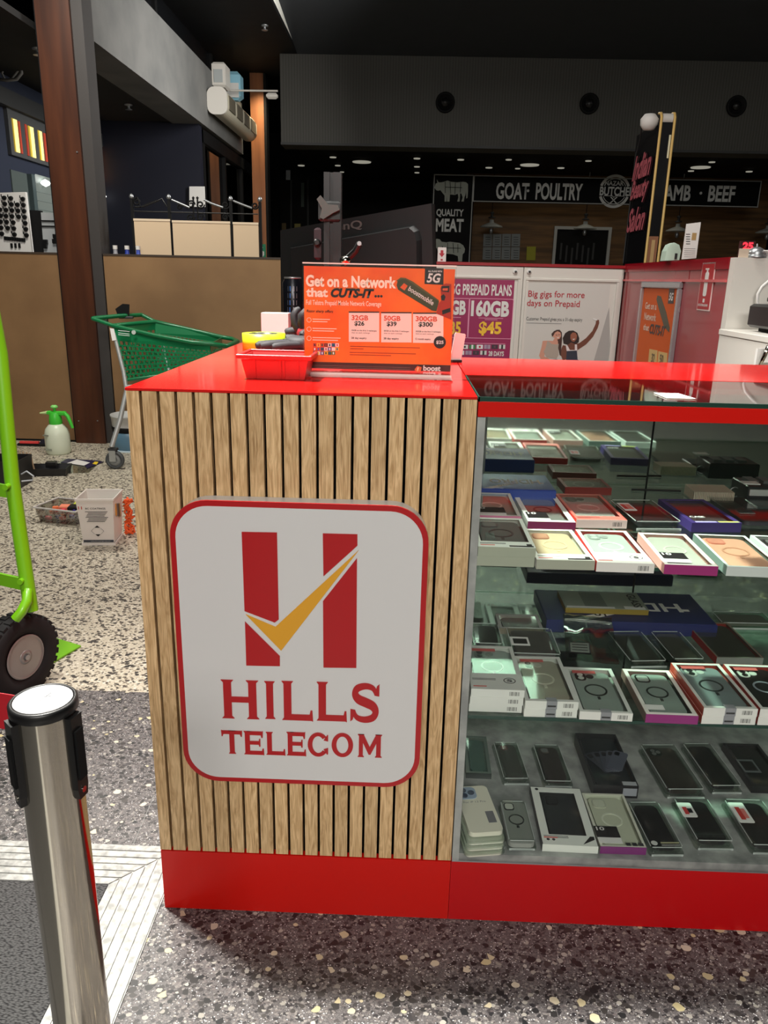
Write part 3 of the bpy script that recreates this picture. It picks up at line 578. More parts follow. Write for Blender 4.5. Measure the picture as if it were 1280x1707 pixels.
# ------------------------------------------------------------------ logo sign
ls = thing('logo_sign', 'white rounded square sign with red border reading HILLS TELECOM', 'sign', (0, 0, 0)); fs = Fr((0, 0, 0)); SY = -.034
MB().prism(rrect(.0665, .4765, .3165, .8300, .060, 10), -.030, -.001, signwhite).build('backing', ls)
MB().prism(rrect(.0655, .4775, .3155, .8310, .061, 10), -.0335, -.0302, redsign).build('border', ls)
MB().prism(rrect(.0745, .4685, .3245, .8220, .053, 10), -.0345, -.0334, signwhite).build('face', ls)
def sp(X, Y): return fs.px(270+X/2.723, 820+Y/2.723, -.035)
LY0, LY1 = -.0362, -.0344
def logo(name, polys, m):
    g = MB()
    for P in polys: g.prism([sp(*p) for p in P], LY0, LY1, m)
    g.build(name, ls)
logo('logo_bar', [[(362, 181), (522, 184), (530, 578), (512, 592), (375, 540)]], redsign); logo('logo_bar', [[(377, 588), (535, 745), (535, 790), (383, 787)]], redsign)
logo('logo_bar', [[(730, 188), (887, 192), (887, 243), (733, 382)]], redsign); logo('logo_bar', [[(885, 300), (882, 798), (733, 796), (731, 495)]], redsign)
logo('tick', [[(380, 555), (515, 612), (893, 264), (541, 720)]], gold)
# copperplate style glyphs, drawn in a unit box
def vst(x, t, a=0, b=1, s=.045): return [(x-t/2-s, a), (x+t/2+s, a), (x+t/2, a+.06), (x+t/2, b-.06), (x+t/2+s, b), (x-t/2-s, b), (x-t/2, b-.06), (x-t/2, a+.06)]
def arc(cx, cy, rx, ry, tx, ty, a0, a1, n=22):
    o = [(cx+rx*math.cos(R(a0+(a1-a0)*i/n)), cy+ry*math.sin(R(a0+(a1-a0)*i/n))) for i in range(n+1)]
    q = [(cx+(rx-tx)*math.cos(R(a0+(a1-a0)*i/n)), cy+(ry-ty)*math.sin(R(a0+(a1-a0)*i/n))) for i in range(n+1)]
    return o+q[::-1]
def foot(x0, x1, t): return [(x0, 0), (x1-.03, 0), (x1+.02, -.02), (x1, .26), (x1-.06, .26), (x1-.09, t), (x0, t)]
def head(x0, x1, t): return [(x, 1-y) for x, y in foot(x0, x1, t)]
GL = {'H': [vst(.17, .21, s=.06), vst(.83, .21, s=.06), [(.25, .43), (.75, .43), (.75, .57), (.25, .57)]],
      'I': [vst(.5, .62, s=.16)], 'L': [vst(.22, .24, s=.06), foot(.2, 1, .15)],
      'T': [vst(.5, .24, s=.06), [(.0, .76), (.05, .76), (.09, .86), (.91, .86), (.95, .76), (1, .76), (1.02, 1.02), (.97, 1), (.03, 1), (-.02, 1.02)]],
      'E': [vst(.2, .24, s=.06), foot(.2, 1, .15), head(.2, .96, .15), [(.25, .44), (.76, .44), (.78, .36), (.84, .36), (.84, .68), (.78, .68), (.76, .58), (.25, .58)]],
      'C': [arc(.5, .5, .5, .52, .22, .14, 42, 318), [(.76, .70), (.92, .92), (.97, .92), (.97, .66)], [(.76, .30), (.92, .08), (.97, .10), (.97, .36)]],
      'O': [arc(.5, .5, .5, .52, .22, .14, 0, 180), arc(.5, .5, .5, .52, .22, .14, 180, 360)],
      'M': [vst(.13, .17, s=.05), vst(.87, .19, s=.05), [(.05, 1), (.24, 1), (.53, .38), (.53, .12), (.46, .12)], [(.95, 1), (.76, 1), (.47, .38), (.47, .12), (.54, .12)]],
      'S': None}
def ribbon(pts, hw):
    n = len(pts); o = []; q = []
    for i, (x, y) in enumerate(pts):
        a = pts[max(i-1, 0)]; b = pts[min(i+1, n-1)]; dx, dy = b[0]-a[0], b[1]-a[1]; l = math.hypot(dx, dy); o.append((x-dy/l*hw[i], y+dx/l*hw[i])); q.append((x+dy/l*hw[i], y-dx/l*hw[i]))
    return o+q[::-1]
def catmull(P, k=5):
    Q = [P[0]]+P+[P[-1]]; out = []
    for i in range(1, len(Q)-2):
        for j in range(k):
            t = j/k; out.append(tuple(.5*(2*Q[i][c]+(Q[i+1][c]-Q[i-1][c])*t+(2*Q[i-1][c]-5*Q[i][c]+4*Q[i+1][c]-Q[i+2][c])*t*t+(3*Q[i][c]-Q[i-1][c]-3*Q[i+1][c]+Q[i+2][c])*t**3) for c in (0, 1)))
    return out+[P[-1]]
_sp = catmull([(.86, .74), (.74, .88), (.50, .925), (.24, .86), (.17, .72), (.28, .59), (.52, .51), (.76, .42), (.85, .28), (.76, .13), (.50, .07), (.24, .12), (.12, .27)])
_n = len(_sp); GL['S'] = [ribbon(_sp, [.062+.055*math.sin(math.pi*i/(_n-1))**2 for i in range(_n)]), [(.80, .70), (.88, .93), (.96, .98), (.96, .68)], [(.18, .31), (.10, .07), (.02, .02), (.02, .33)]]
def word(name, spec):
    for ch, x0, y0, x1, y1 in spec:
        a = sp(x0, y1); b = sp(x1, y0); g = MB()
        for k, P in enumerate(GL[ch]): g.prism([(a[0]+(b[0]-a[0])*u, a[1]+(b[1]-a[1])*v) for u, v in P], LY0-.0003-.00006*k, LY1+.00002*k, redsign)
        g.build(name, ls)
word('letter', [('H', 273, 857, 438, 1025), ('I', 467, 860, 513, 1028), ('L', 540, 862, 682, 1033), ('L', 697, 866, 838, 1036), ('S', 852, 870, 993, 1043)])
word('letter', [('T', 275, 1085, 362, 1185), ('E', 372, 1088, 460, 1189), ('L', 470, 1092, 557, 1191), ('E', 565, 1092, 652, 1194), ('C', 662, 1096, 757, 1196), ('O', 770, 1098, 868, 1198), ('M', 888, 1103, 998, 1201)])

# ================================================================== DISPLAY CASE
DX = 1.95; MY = .575; S1, S2, S3 = .722, .440, .150
dc = thing('display_case', 'glass display case with red rail, mirror back and red plinth right of the slatted counter', 'display case', (0, 0, 0))
deckm = noise_col('grey_stone_laminate', (118, 120, 118), (158, 160, 156), ns=26, rough=.3, detail=6)
MB().box(KW, DX, 0, .62, 0, .133, redp).build('plinth', dc)
MB().box(KW+.001, DX, .003, .60, .1335, S3, deckm).build('deck', dc)
g = MB(); g.box(KW+.001, KW+.0135, .0, .02, .136, .968, noise_col('brushed_channel', (150, 154, 152), (184, 188, 184), ns=20, rough=.4, metal=.5)); g.build('corner_channel', dc)
MB().box(KW+.001, KW+.004, .021, MY, .151, .968, mat('pale_side_panel', (150, 150, 142), .4)).build('side_panel', dc)
MB().box(KW+.0145, DX, .003, .0075, .1505, .9682, glass('clear_glass', (253, 255, 254), 1, .008)).build('front_glass', dc)
MB().box(KW+.001, DX, -.0005, .0, .1335, .1362, galv).build('bottom_channel', dc)
MB().box(KW+.001, DX, -.001, .022, .969, .992, redo).build('front_rail', dc)
MB().box(KW+.001, DX, .284, .62, .975, 1.0, red).build('rear_top', dc)
gt = glass('top_glass', (240, 250, 245), 1, .03); gedge = mat('green_glass_edge', (30, 62, 52), .2)
g = MB(); g.box(KW+.003, DX, .0025, .2835, .9925, .9995, gt); g.build('top_glass', dc)
g = MB(); g.box(KW+.001, DX, .0, .0025, .9925, .9995, gedge); g.box(KW+.001, KW+.003, .0, .2835, .9925, .9995, gedge); g.build('glass_edge', dc)
mirror = mat('mirror', (196, 206, 198), .02, 1.0)
MB().box(KW+.005, 1.005, MY, MY+.006, .151, .974, mirror).build('mirror_door', dc); MB().box(1.008, DX, MY+.004, MY+.010, .151, .974, mirror).build('mirror_door', dc)
MB().box(1.0045, 1.0085, MY-.001, MY+.002, .151, .974, blackm).build('door_edge', dc)
for i, (z, yf) in enumerate(((S1, .018), (S2, .006))):
    MB().box(KW+.015, DX, yf+.002, MY-.003, z-.006, z, glass('shelf_glass', (228, 240, 234), .8, .02)).build('shelf', dc)
    MB().box(KW+.015, DX, yf, yf+.002, z-.006, z, gedge).build('shelf_edge', dc)
g = MB(); g.box(.640, .660, MY-.02, MY-.001, .925, .95, galv); g.cyl((.645, MY-.01, .925), (.645, MY-.01, .95), .004, galv); g.build('door_catch', dc)
g = MB(); g.cyl((.624, MY-.004, .73), (.624, MY-.004, .96), .0022, galv); g.build('support_rod', dc)

MTOP = lambda h: Matrix(((1, 0, 0, 0), (0, 0, 1, 0), (0, -1, 0, h), (0, 0, 0, 1)))     # x-z plane drawings laid on the top face
film = glass('clear_film', (252, 254, 252), .9, .012); clearp = glass('clear_plastic', (240, 244, 241), .9, .08)
barm = mat('barcode_ink', (40, 40, 40), .6)
def cm(c, r=.4): return mat('c_%d_%d_%d_%d' % (c+(int(r*100),)), c, r)
def place(FL, FR, BL, zt):
    a = atZ(*FL, zt); b = atZ(*FR, zt); c = atZ(*BL, zt); rz = math.atan2(b.y-a.y, b.x-a.x); w = (b-a).length
    n = Vector((-math.sin(rz), math.cos(rz), 0)); l = (c-a).dot(n); k = (c-a).dot(Vector((math.cos(rz), math.sin(rz), 0)))
    rz += -math.atan2(k, l)*.0; return a, rz, w, l
def camera_bump(g, kind, x0, y1, s, z, m1, m2):
    if kind == 'square':
        g.flat(rrect(x0, x0+s, y1-s, y1, s*.28), z, z+.0015, m1); g.flat(rrect(x0+s*.1, x0+s*.9, y1-s*.9, y1-s*.1, s*.22), z+.0015, z+.0018, m2)
    elif kind == 'cat':
        g.flat(rrect(x0, x0+s*.72, y1-s, y1, s*.3), z, z+.0012, m1); g.flat(circ(x0+s*1.0, y1-s*.45, s*.26), z, z+.0012, m1)
        for cy in (.28, .72): g.flat(circ(x0+s*.36, y1-s*cy, s*.2, n=14), z+.0012, z+.002, m2)
    elif kind == 'dots':
        g.flat(rrect(x0, x0+s, y1-s, y1, s*.28), z, z+.0012, m1)
        for cx, cy in ((.3, .28), (.3, .72), (.72, .5)): g.flat(circ(x0+s*cx, y1-s*cy, s*.19, n=14), z+.0012, z+.0022, m2)
def pack(label, FL, FR, BL, zt, h=.0155, edge=(222, 222, 218), side=None, front=None, inner=(150, 152, 150), fw=.007, case=(60, 60, 62), ring=None, cam='square', camc=(40, 40, 42), camd=(120, 120, 120),
         label_strip=None, barcode=False, tab=False, white_band=0, clam=False, group=None, rounded=.010, wl=None, logo_s=False, name='phone_case_box', pinkbar=False, ringy=.52, extra=None, dz=0):
    p, rz, w, l = place(FL, FR, BL, zt)
    if wl: w, l = wl
    w *= .985; l *= .99
    t = thing(name, label, 'phone case', (p.x, p.y, zt-h+dz), rz, group)
    if clam:
        g = MB(); g.flat(rrect(0, w, 0, l, .008), 0, .003, clearp); g.flat(rrect(.004, w-.004, .006, l-.004, .010), .003, h, clearp); g.build('clamshell', t); zc = .0035; ch = h-.0045
        g = MB(); pe = cm((186, 192, 188), .15); e2 = .0012  # pale bars paint edge glints on the clear plastic, plus its whitish front flange
        g.box(.006, w-.006, .0055, .0055+e2, h-.001, h+.0002, pe); g.box(.008, w-.008, l-.0055-e2, l-.0055, h-.001, h+.0002, pe); g.box(.0035, .0035+e2, .010, l-.010, h-.001, h+.0002, pe); g.box(w-.0035-e2, w-.0035, .010, l-.010, h-.001, h+.0002, pe); g.box(.004, w-.004, .0, .0012, .0, .004, pe); g.build('clamshell_edge_glint', t)
    else:
        e, sd, ft = cm(edge), cm(side or edge), cm(front or edge)
        g = MB(); g.box(0, w, 0, .0008, 0, h, ft); g.box(0, .0008, .0008, l, 0, h, sd); g.box(w-.0008, w, .0008, l, 0, h, sd); g.box(.0008, w-.0008, l-.0008, l, 0, h, sd)
        g.box(.0008, w-.0008, .0008, l-.0008, 0, .0012, cm(inner)); g.build('carton', t)
        b = white_band*l+fw
        g = MB(); g.box(.0008, w-.0008, .0008, b, h-.0008, h, e); g.box(.0008, w-.0008, l-fw, l-.0008, h-.0008, h, e); g.box(.0008, fw, b, l-fw, h-.0008, h, e); g.box(w-fw, w-.0008, b, l-fw, h-.0008, h, e); g.build('window_frame', t)
        MB().box(fw, w-fw, b, l-fw, h-.0006, h-.0004, film).build('window_film', t); zc = .002; ch = (h-.0045)*1.2
    x0, x1, y0, y1 = fw+.004, w-fw-.004, fw+.004+(white_band*l*.2), l-fw-.004
    g = MB(); g.flat(rrect(x0, x1, y0, y1, .012), zc, zc+ch*.7, cm(case, .35)); g.build('phone_case', t); zz = zc+ch*.7
    if ring:
        g = MB(); cx, cy, rr = (x0+x1)/2, y0+(y1-y0)*ringy, (x1-x0)*.30; mm = cm(ring)
        o = circ(cx, cy, rr, n=26); q = circ(cx, cy, rr*.84, n=26)
        g.flat(o+[o[0]]+[q[0]]+q[::-1], zz+.0001, zz+.0009, mm); g.box(cx-.0025, cx+.0025, cy-rr*1.55, cy-rr*1.12, zz, zz+.0008, mm); g.build('magnet_ring', t)
    if cam: g = MB(); camera_bump(g, cam, x0+.006, y1-.005, (x1-x0)*.40, zz, cm(camc), cm(camd, .3)); g.build('camera_cutout', t)
    M = MTOP(h)
    if pinkbar: MB().box(fw+.006, w*.62, l-fw-.016, l-fw-.006, h, h+.0003, mat('pink_band', (186, 88, 84), .5)).build('brand_band', t)
    if label_strip:
        k = label_strip; MB().box(w*k[0], w*k[1], l*k[2], l*k[3], h, h+.0003, ink).build('label_panel', t)
        if len(k) > 4 and k[4]: text(t, k[4], w*(k[0]+.04), w*(k[0]+.22), l*(k[3]-.08), l*(k[3]-.015), whitep, y=-.0005, M=M, bold=.02)
        MB().box(w*k[0], w*k[1], l*k[2]-l*.10, l*k[2], h, h+.0003, whitep).build('label_panel', t)
    if white_band:
        q = .6*white_band*l
        for r in range(2): MB().box(w*.05, w*.5, fw+q-r*.004, fw+q+.0014-r*.004, h, h+.0002, barm).build('fine_print', t)
        MB().box(w*.05, w*.30, fw+.002, fw+.005, h, h+.0003, mat('pink_bar', (200, 90, 80), .5)).build('print_bar', t)
    if logo_s:
        cx, cy, rr = w*.76, fw+white_band*l*.5, .011; g = MB(); o = circ(cx, cy, rr, rr*.9, n=22); q = circ(cx, cy, rr*.86, rr*.76, n=22); g.flat(o+[o[0], q[0]]+q[::-1], h, h+.0003, ink); g.build('print_ring', t)
        text(t, 'S', cx-.005, cx+.005, cy-.005, cy+.005, ink, y=-.0004, M=M, bold=.04)
    if barcode:
        g = MB(); bx = w*.72; random.seed(3)
        for k in range(11): g.box(bx+k*.0016, bx+k*.0016+random.choice((.0005, .0009)), -.0002, 0, h*.22, h*.74, barm)
        g.build('barcode', t)
    if tab: MB().box(w*.40, w*.60, -.0005, .012, h*.02, h+.0004, mat('grey_sticker', (140, 142, 146), .4)).build('price_sticker', t); MB().box(w*.42, w*.58, -.0008, -.0005, h*.3, h*.5, dgrey).build('fine_print', t)
    if extra: extra(t, w, l, h, zz)
    return t
def stack(n, h, kw, labels, zt, base):
    """a pile: the top one shows its window, those below only their front edges"""
    top = pack(labels[0], zt=zt, h=h, **kw)
    for k in range(1, n):
        kk = dict(kw); kk['cam'] = None; kk['ring'] = None; kk['label_strip'] = None; kk['logo_s'] = False; kk['pinkbar'] = False; kk['white_band'] = 0
        t = pack(labels[k], zt=zt, h=h, **kk); t.location = Vector((top.location.x-.0012*k, top.location.y-.0008, zt-(k+1)*h))
    return top
def tail_strip(t, w, l, h, zz): MB().box(w*.55, w*.97, .004, .010, h, h+.0003, ink).build('label_panel', t); MB().box(w*.86, w*.95, .009, .018, h, h+.0004, ink).build('print_mark', t)
WH = (224, 224, 216); sage = (160, 166, 148)
# --- upper shelf, front row
stack(2, .0165, dict(FL=(797, 911), FR=(895, 914), BL=(803, 862), edge=(214, 216, 208), front=sage, inner=(120, 122, 120), case=(96, 98, 98), ring=(50, 50, 52), camc=(80, 82, 84), white_band=.14, extra=tail_strip), ['white boxed dark case with black ring, top of the left stack on the upper shelf', 'sage edged white box at the bottom of the left front stack on the upper shelf'], S1+.033, S1)
pack('white boxed peach case with tan camera square in the front row of the upper shelf', (895, 933), (993.5, 935), (880, 881), S1+.0165, .0165, edge=(226, 224, 216), front=sage, inner=(190, 180, 160), case=(214, 188, 160), ring=(232, 206, 170), camc=(176, 120, 100), camd=(196, 142, 118), white_band=.14, extra=tail_strip)
pack('clear ringed case in a red edged white box in the upper shelf front row', (995, 937), (1093, 940), (961, 882), S1+.0165, .0165, edge=(232, 226, 222), side=(206, 60, 56), front=(222, 222, 214), inner=(178, 184, 182), case=(192, 198, 194), ring=(240, 240, 236), cam='cat', camc=(160, 168, 166), camd=(200, 205, 200), white_band=.24, logo_s=True, barcode=True)
pack('frosted case box with magenta edge and black 10 label, upper shelf front row', (1108, 941), (1199, 944.5), (1060, 887), S1+.0165, .0165, edge=(226, 222, 216), side=(222, 170, 160), front=(150, 44, 108), inner=(196, 192, 186), case=(198, 196, 188), ring=(222, 218, 208), cam=None, label_strip=(.08, .56, .17, .36, '10'))
pack('clear box holding a peach pink case in the front row of the upper shelf', (1212, 944), (1311, 948), (1154, 889), S1+.0165, .0165, edge=(206, 214, 208), side=(120, 140, 132), front=(196, 206, 200), inner=(210, 170, 150), case=(232, 172, 148), ring=(206, 150, 124), camc=(214, 132, 112), camd=(222, 146, 126), fw=.005)
pack('clear box holding a grey case cut by the right edge on the upper shelf', (1322, 949), (1420, 953), (1246, 891), S1+.0165, .0165, edge=(206, 214, 208), front=(196, 206, 200), inner=(80, 84, 84), case=(64, 66, 68), cam='square', fw=.005)
# --- upper shelf, second row
pack('white ringed case box beside the corner channel in the upper shelf second row', (786, 858.5), (870, 861), (790, 820), S1+.026, .0165, edge=(214, 214, 206), front=(196, 120, 150), inner=(140, 142, 140), case=(150, 152, 150), ring=(226, 226, 220), cam=None, label_strip=(.10, .72, .12, .34, '10'), dz=0)
pack('black ringed case box with 10 label in the second row of the upper shelf', (880, 869), (961, 871), (857, 825.5), S1+.0165, .0165, edge=(232, 232, 226), front=(128, 36, 84), inner=(150, 152, 150), case=(136, 138, 138), ring=(30, 30, 32), cam=None, label_strip=(.05, .50, .12, .34, '10'), fw=.010)
pack('red framed box with clear case in the second row of the upper shelf', (961, 866), (1047, 867.5), (937.5, 822.5), S1+.0185, .0165, edge=(214, 110, 100), side=(204, 60, 50), front=(228, 206, 200), inner=(198, 196, 192), case=(190, 190, 188), ring=(226, 222, 220), cam='cat', camc=(90, 90, 90), fw=.006, white_band=.1, barcode=True)
def redtag(t, w, l, h, zz):
    MB().box(w*.08, w*.34, l*.48, l*.80, h+.0002, h+.0008, whitep).build('hang_tag', t); MB().box(w*.11, w*.20, l*.53, l*.74, h+.0008, h+.001, mat('tag_red', (206, 50, 44), .5)).build('tag_print', t); MB().box(w*.21, w*.31, l*.53, l*.74, h+.0008, h+.001, mat('tag_pink', (226, 120, 108), .5)).build('tag_print', t)
pack('clear clamshell with black case and small red and white tag on the upper shelf', (1059, 870.5), (1142, 871), (1034, 831.5), S1+.0165, .0165, clam=True, case=(38, 40, 44), cam=None, extra=redtag)
def pfront(t, w, l, h, zz):
    MB().box(w*.10, w*.52, .003, .010, h, h+.0003, mat('pale_violet', (170, 160, 214), .5)).build('print_bar', t); MB().box(w*.56, w*.97, .003, .010, h, h+.0003, mat('lime_print', (196, 206, 110), .5)).build('print_bar', t)
    text(t, 'SLIM ARMOR' if False else 'CASE', w*.12, w*.42, l*.20, l*.26, whitep, y=-.0006, M=MTOP(h), bold=.02)
pack('deep purple box with white side strips and a dark window on the upper shelf', (1153.5, 871.5), (1238, 872), (1107.5, 831.5), S1+.0185, .0185, edge=(62, 48, 108), front=(58, 44, 104), inner=(50, 50, 54), case=(74, 76, 80), cam=None, fw=.009, extra=pfront)
t = thing('plastic_pouch', 'dark glossy case pouch at the right end of the second row on the upper shelf', 'pouch', tuple(atZ(1240, 873, S1+.004)), R(2)); t.location.z = S1+.0005
g = MB(); g.flat(rrect(0, .10, 0, .17, .012), 0, .010, mat('smoky_case', (56, 54, 60), .3)); g.build('phone_case', t); g = MB(); g.flat(rrect(-.004, .108, -.008, .182, .006), .0102, .0125, clearp); g.build('pouch_film', t)
# blue box, upside-down lettering facing the seller
blue = mat('royal_blue_card', (28, 58, 140), .35); shade_blue = mat('shaded_blue_card', (22, 32, 82), .4)  # second blue is the same card darkened to paint in lower-shelf shade
def bluebox(label, x0, x1, y0, y1, z0, h, rz=0, blue=blue):
    t = thing('accessory_box', label, 'box', (x0, y0, z0), rz); w = x1-x0; l = y1-y0
    MB().box(0, w, 0, l, 0, h, blue, bev=.002).build('carton', t); M = MTOP(h)
    text(t, 'HDPRO', w*.22, w*.86, l*.36, l*.64, whitep, y=-.0004, M=M, bold=.02, flip=True)
    MB().flat([(w*.10, .002), (w*.22, .002), (w*.52, l*.34), (w*.42, l*.34)], h, h+.0003, whitep).build('banner', t)
    text(t, '10', w*.30, w*.37, l*.16, l*.28, ink, y=-.0005, M=M, bold=.02, flip=True)
    MB().box(w*.86, w*.90, l*.4, l*.46, h, h+.0002, whitep).build('print_dot', t)
    return t
b0 = atZ(927, 822, S1+.028)
bluebox('royal blue box with upside-down HDPRO lettering behind the upper shelf rows', .585, b0.x, b0.y-.0, MY-.075, S1+.0005, .033)
# comb stack of tempered glass in a clear tray
p = atZ(1152, 834, S1); q = atZ(1221, 835, S1)
t = thing('glass_protector_stack', 'dense row of clear screen protectors standing in a tray on the upper shelf', 'protectors', (p.x, p.y-.01, S1+.0005), R(0)); w = q.x-p.x
MB().box(-.002, w+.002, -.002, .062, 0, .0015, clearp).build('tray', t)
cl_ = mat('cloudy_plastic', (214, 204, 182), .4); n = 26
for k in range(n): u = .001+k*(w-.004)/n; MB().add([(u, 0, .0018), (u+.0016, 0, .0018), (u+.0016, .06, .0018), (u, .06, .0018), (u, 0, .0215), (u+.0016, 0, .0215), (u+.0016, .06, .0235), (u, .06, .0235)], [[3, 2, 1, 0], [4, 5, 6, 7], [0, 1, 5, 4], [1, 2, 6, 5], [2, 3, 7, 6], [3, 0, 4, 7]], cl_).build('protector', t)
# white pouch, clip cartons at right
p = atZ(1185, 806, S1+.01); t = thing('plastic_pouch', 'crumpled white bubble pouch behind the row of screen protectors', 'pouch', (p.x, p.y+.03, S1+.0005), R(14))
g = MB(); random.seed(5); nx, ny = 9, 7; vs = []
for j in range(ny):
    for i in range(nx): e = min(i, nx-1-i, j, ny-1-j); vs.append((i*.010, j*.011, .004+min(e, 2)*.009+random.uniform(-.004, .005)*(e > 0)))
vs2 = [(x, y, .001) for x, y, z in vs]; F = [[j*nx+i, j*nx+i+1, (j+1)*nx+i+1, (j+1)*nx+i] for j in range(ny-1) for i in range(nx-1)]
g.add(vs+vs2, F+[[nx*ny+k for k in f[::-1]] for f in F]+[[i, i+nx*ny, i+1+nx*ny, i+1] for i in range(nx-1)], mat('bubble_wrap', (206, 208, 204), .25), True); g.build('film', t)
p = atZ(1247, 818, S1+.03); 
t = thing('accessory_box', 'dark clip box with a white hanging tab at the right end of the upper shelf', 'box', (p.x, p.y, S1+.0005), 0)
MB().box(0, .12, 0, .085, 0, .038, mat('smoke_box', (46, 50, 50), .3), bev=.002).build('carton', t)
for k in range(3): MB().box(.014+k*.03, .034+k*.03, .03, .07, .038, .044, mat('grey_clip', (92, 96, 96), .4)).build('clip', t)
MB().box(-.012, .022, -.004, .02, .044, .046, whitep).build('hang_tab', t); MB().box(.002, .118, -.004, -.0005, .0195, .033, mat('pale_strip', (176, 180, 176), .4)).build('front_strip', t)
t = thing('accessory_box', 'low clear tray of cases in front of the dark clip box on the upper shelf', 'box', (p.x-.01, p.y-.075, S1+.0005), 0)
MB().box(0, .14, 0, .066, 0, .014, mat('teal_smoke', (50, 62, 60), .3), bev=.002).build('carton', t)
# key ring chain bits
t = thing('key_ring', 'thin metal split ring beside the row of screen protectors', 'ring', (atZ(1222, 829, S1).x, atZ(1222, 829, S1).y-.004, S1+.013)); g = MB(); g.tube([(.011*math.cos(R(a)), .001*math.sin(R(a)), .011*math.sin(R(a))) for a in range(0, 360, 24)], .0014, galv, closed=True, n=6); g.build('ring', t)
t = thing('stylus', 'slim black rod lying behind the clear clamshell on the upper shelf', 'rod', (atZ(1052, 818, S1).x, atZ(1052, 818, S1).y, S1+.002)); MB().cyl((0, 0, .001), (.11, -.002, .001), .0024, black, n=8).build('barrel', t)
pack('dark red sided ringed case box behind the red framed box on the upper shelf', (942, 812), (1034, 814), (925, 797), S1+.0165, .0165, edge=(120, 50, 40), front=(130, 40, 34), inner=(60, 60, 58), case=(58, 60, 56), ring=(140, 140, 136), cam=None, wl=(.105, .085))
# --- lower shelf, front row
SK = dict(edge=(206, 206, 200), front=(224, 224, 218), pinkbar=True, barcode=True)
stack(3, .0148, dict(SK, FL=(785.5, 1148), FR=(876, 1151), BL=(787.5, 1075), inner=(150, 152, 150), case=(146, 150, 148), ring=(226, 228, 226), cam='cat', camc=(110, 114, 112), camd=(40, 42, 42), white_band=.30, logo_s=True), ['white ringed clear case box, top of the left stack of three on the lower shelf', 'white box in the middle of the left stack of three on the lower shelf', 'white box at the bottom of the left stack of three on the lower shelf'], S2+.0454, S2)
stack(2, .0155, dict(SK, FL=(876, 1168), FR=(966, 1170.5), BL=(859, 1092.5), inner=(140, 134, 124), case=(168, 160, 146), ring=(206, 200, 184), cam='cat', camc=(190, 186, 174), camd=(40, 40, 40), tab=True), ['beige clear case box with pale ring, top of the second stack on the lower shelf', 'white box under the beige ringed case box on the lower shelf'], S2+.0315, S2)
pack('single white box with black framed clear case and black ring on the lower shelf', (966.5, 1186), (1056.5, 1190), (947, 1111), S2+.0160, .0155, **dict(SK, inner=(160, 164, 160), case=(150, 158, 154), ring=(26, 26, 28), cam='cat', camc=(20, 20, 22), camd=(210, 212, 208), tab=True))
pack('white box with magenta front and black framed case on the lower shelf', (1077, 1190.5), (1166, 1194), (1040, 1114), S2+.0180, .0165, edge=(226, 222, 214), side=(150, 120, 110), front=(140, 50, 116), inner=(60, 66, 64), case=(150, 160, 156), ring=(34, 36, 36), cam='square', camc=(24, 24, 26), camd=(190, 196, 192), label_strip=(.06, .42, .20, .205), fw=.008)
stack(2, .0155, dict(SK, FL=(1173.5, 1180), FR=(1265, 1182), BL=(1122, 1104), side=(190, 70, 50), inner=(96, 102, 108), case=(132, 140, 144), ring=(36, 38, 40), cam='cat', camc=(190, 194, 190), camd=(40, 42, 44), tab=True), ['blue grey case box with black ring and red side, top of its pair', 'white box under the blue grey ringed case on the lower shelf'], S2+.0315, S2)
stack(2, .0155, dict(SK, FL=(1267.5, 1182), FR=(1358, 1185), BL=(1205, 1106), side=(170, 60, 50), inner=(20, 20, 22), case=(20, 20, 22), ring=(170, 176, 190), cam='cat', camc=(205, 205, 200), camd=(20, 20, 22)), ['black case box with pale ring cut by the right edge, top of its stack', 'white box under the black case box at the right edge of the lower shelf'], S2+.0315, S2)
# --- lower shelf, back rows
pack('small smoky case beside the channel behind the stack of three on the lower shelf', (786, 1073), (842, 1075), (790, 1036), S2+.014, .0135, clam=True, case=(34, 36, 36), cam=None)
def lab(t, w, l, h, zz): border_ = MB(); border_.box(w*.05, w*.42, l*.30, l*.60, h, h+.0003, whitep); border_.build('label_panel', t); MB().box(w*.10, w*.38, l*.36, l*.54, h+.0003, h+.0005, black).build('label_print', t)
pack('brown tinted case box with a small white bordered label on the lower shelf', (853, 1090), (940, 1093), (838, 1043), S2+.016, .0155, clam=True, case=(78, 68, 68), cam=None, extra=lab)
pack('clear box of grey cases at the back left of the lower shelf', (833, 1036), (908, 1038), (822, 1012), S2+.030, .014, edge=(150, 150, 144), front=(110, 104, 88), inner=(90, 88, 84), case=(100, 100, 98), cam=None, dz=-.0155)
t = thing('zip_pouch', 'crumpled clear zip pouch with a black outlined label leaning on boxes on the lower shelf', 'pouch', (0, 0, 0))
A = [atZ(944, 1100, S2+.020), atZ(1032, 1108, S2+.020), atZ(1019, 1030, S2+.034), atZ(938, 1022, S2+.034)]
g = MB(); nx = ny = 9; vs = []; random.seed(11)
for j in range(ny):
    for i in range(nx):
        u, v = i/(nx-1), j/(ny-1); p = (A[0]*(1-u)+A[1]*u)*(1-v)+(A[3]*(1-u)+A[2]*u)*v; vs.append((p.x, p.y, p.z+.004*math.sin(3.1*u)*math.sin(3.1*v)+random.uniform(-.0018, .0018)))
g.add(vs, [[j*nx+i, j*nx+i+1, (j+1)*nx+i+1, (j+1)*nx+i] for j in range(ny-1) for i in range(nx-1)], glass('pouch_plastic', (170, 184, 172), 1, .25), True); g.build('pouch_film', t)
def onA(u, v, dz=.004): p = (A[0]*(1-u)+A[1]*u)*(1-v)+(A[3]*(1-u)+A[2]*u)*v; return Vector((p.x, p.y, p.z+dz+.004*math.sin(3.1*u)*math.sin(3.1*v)))
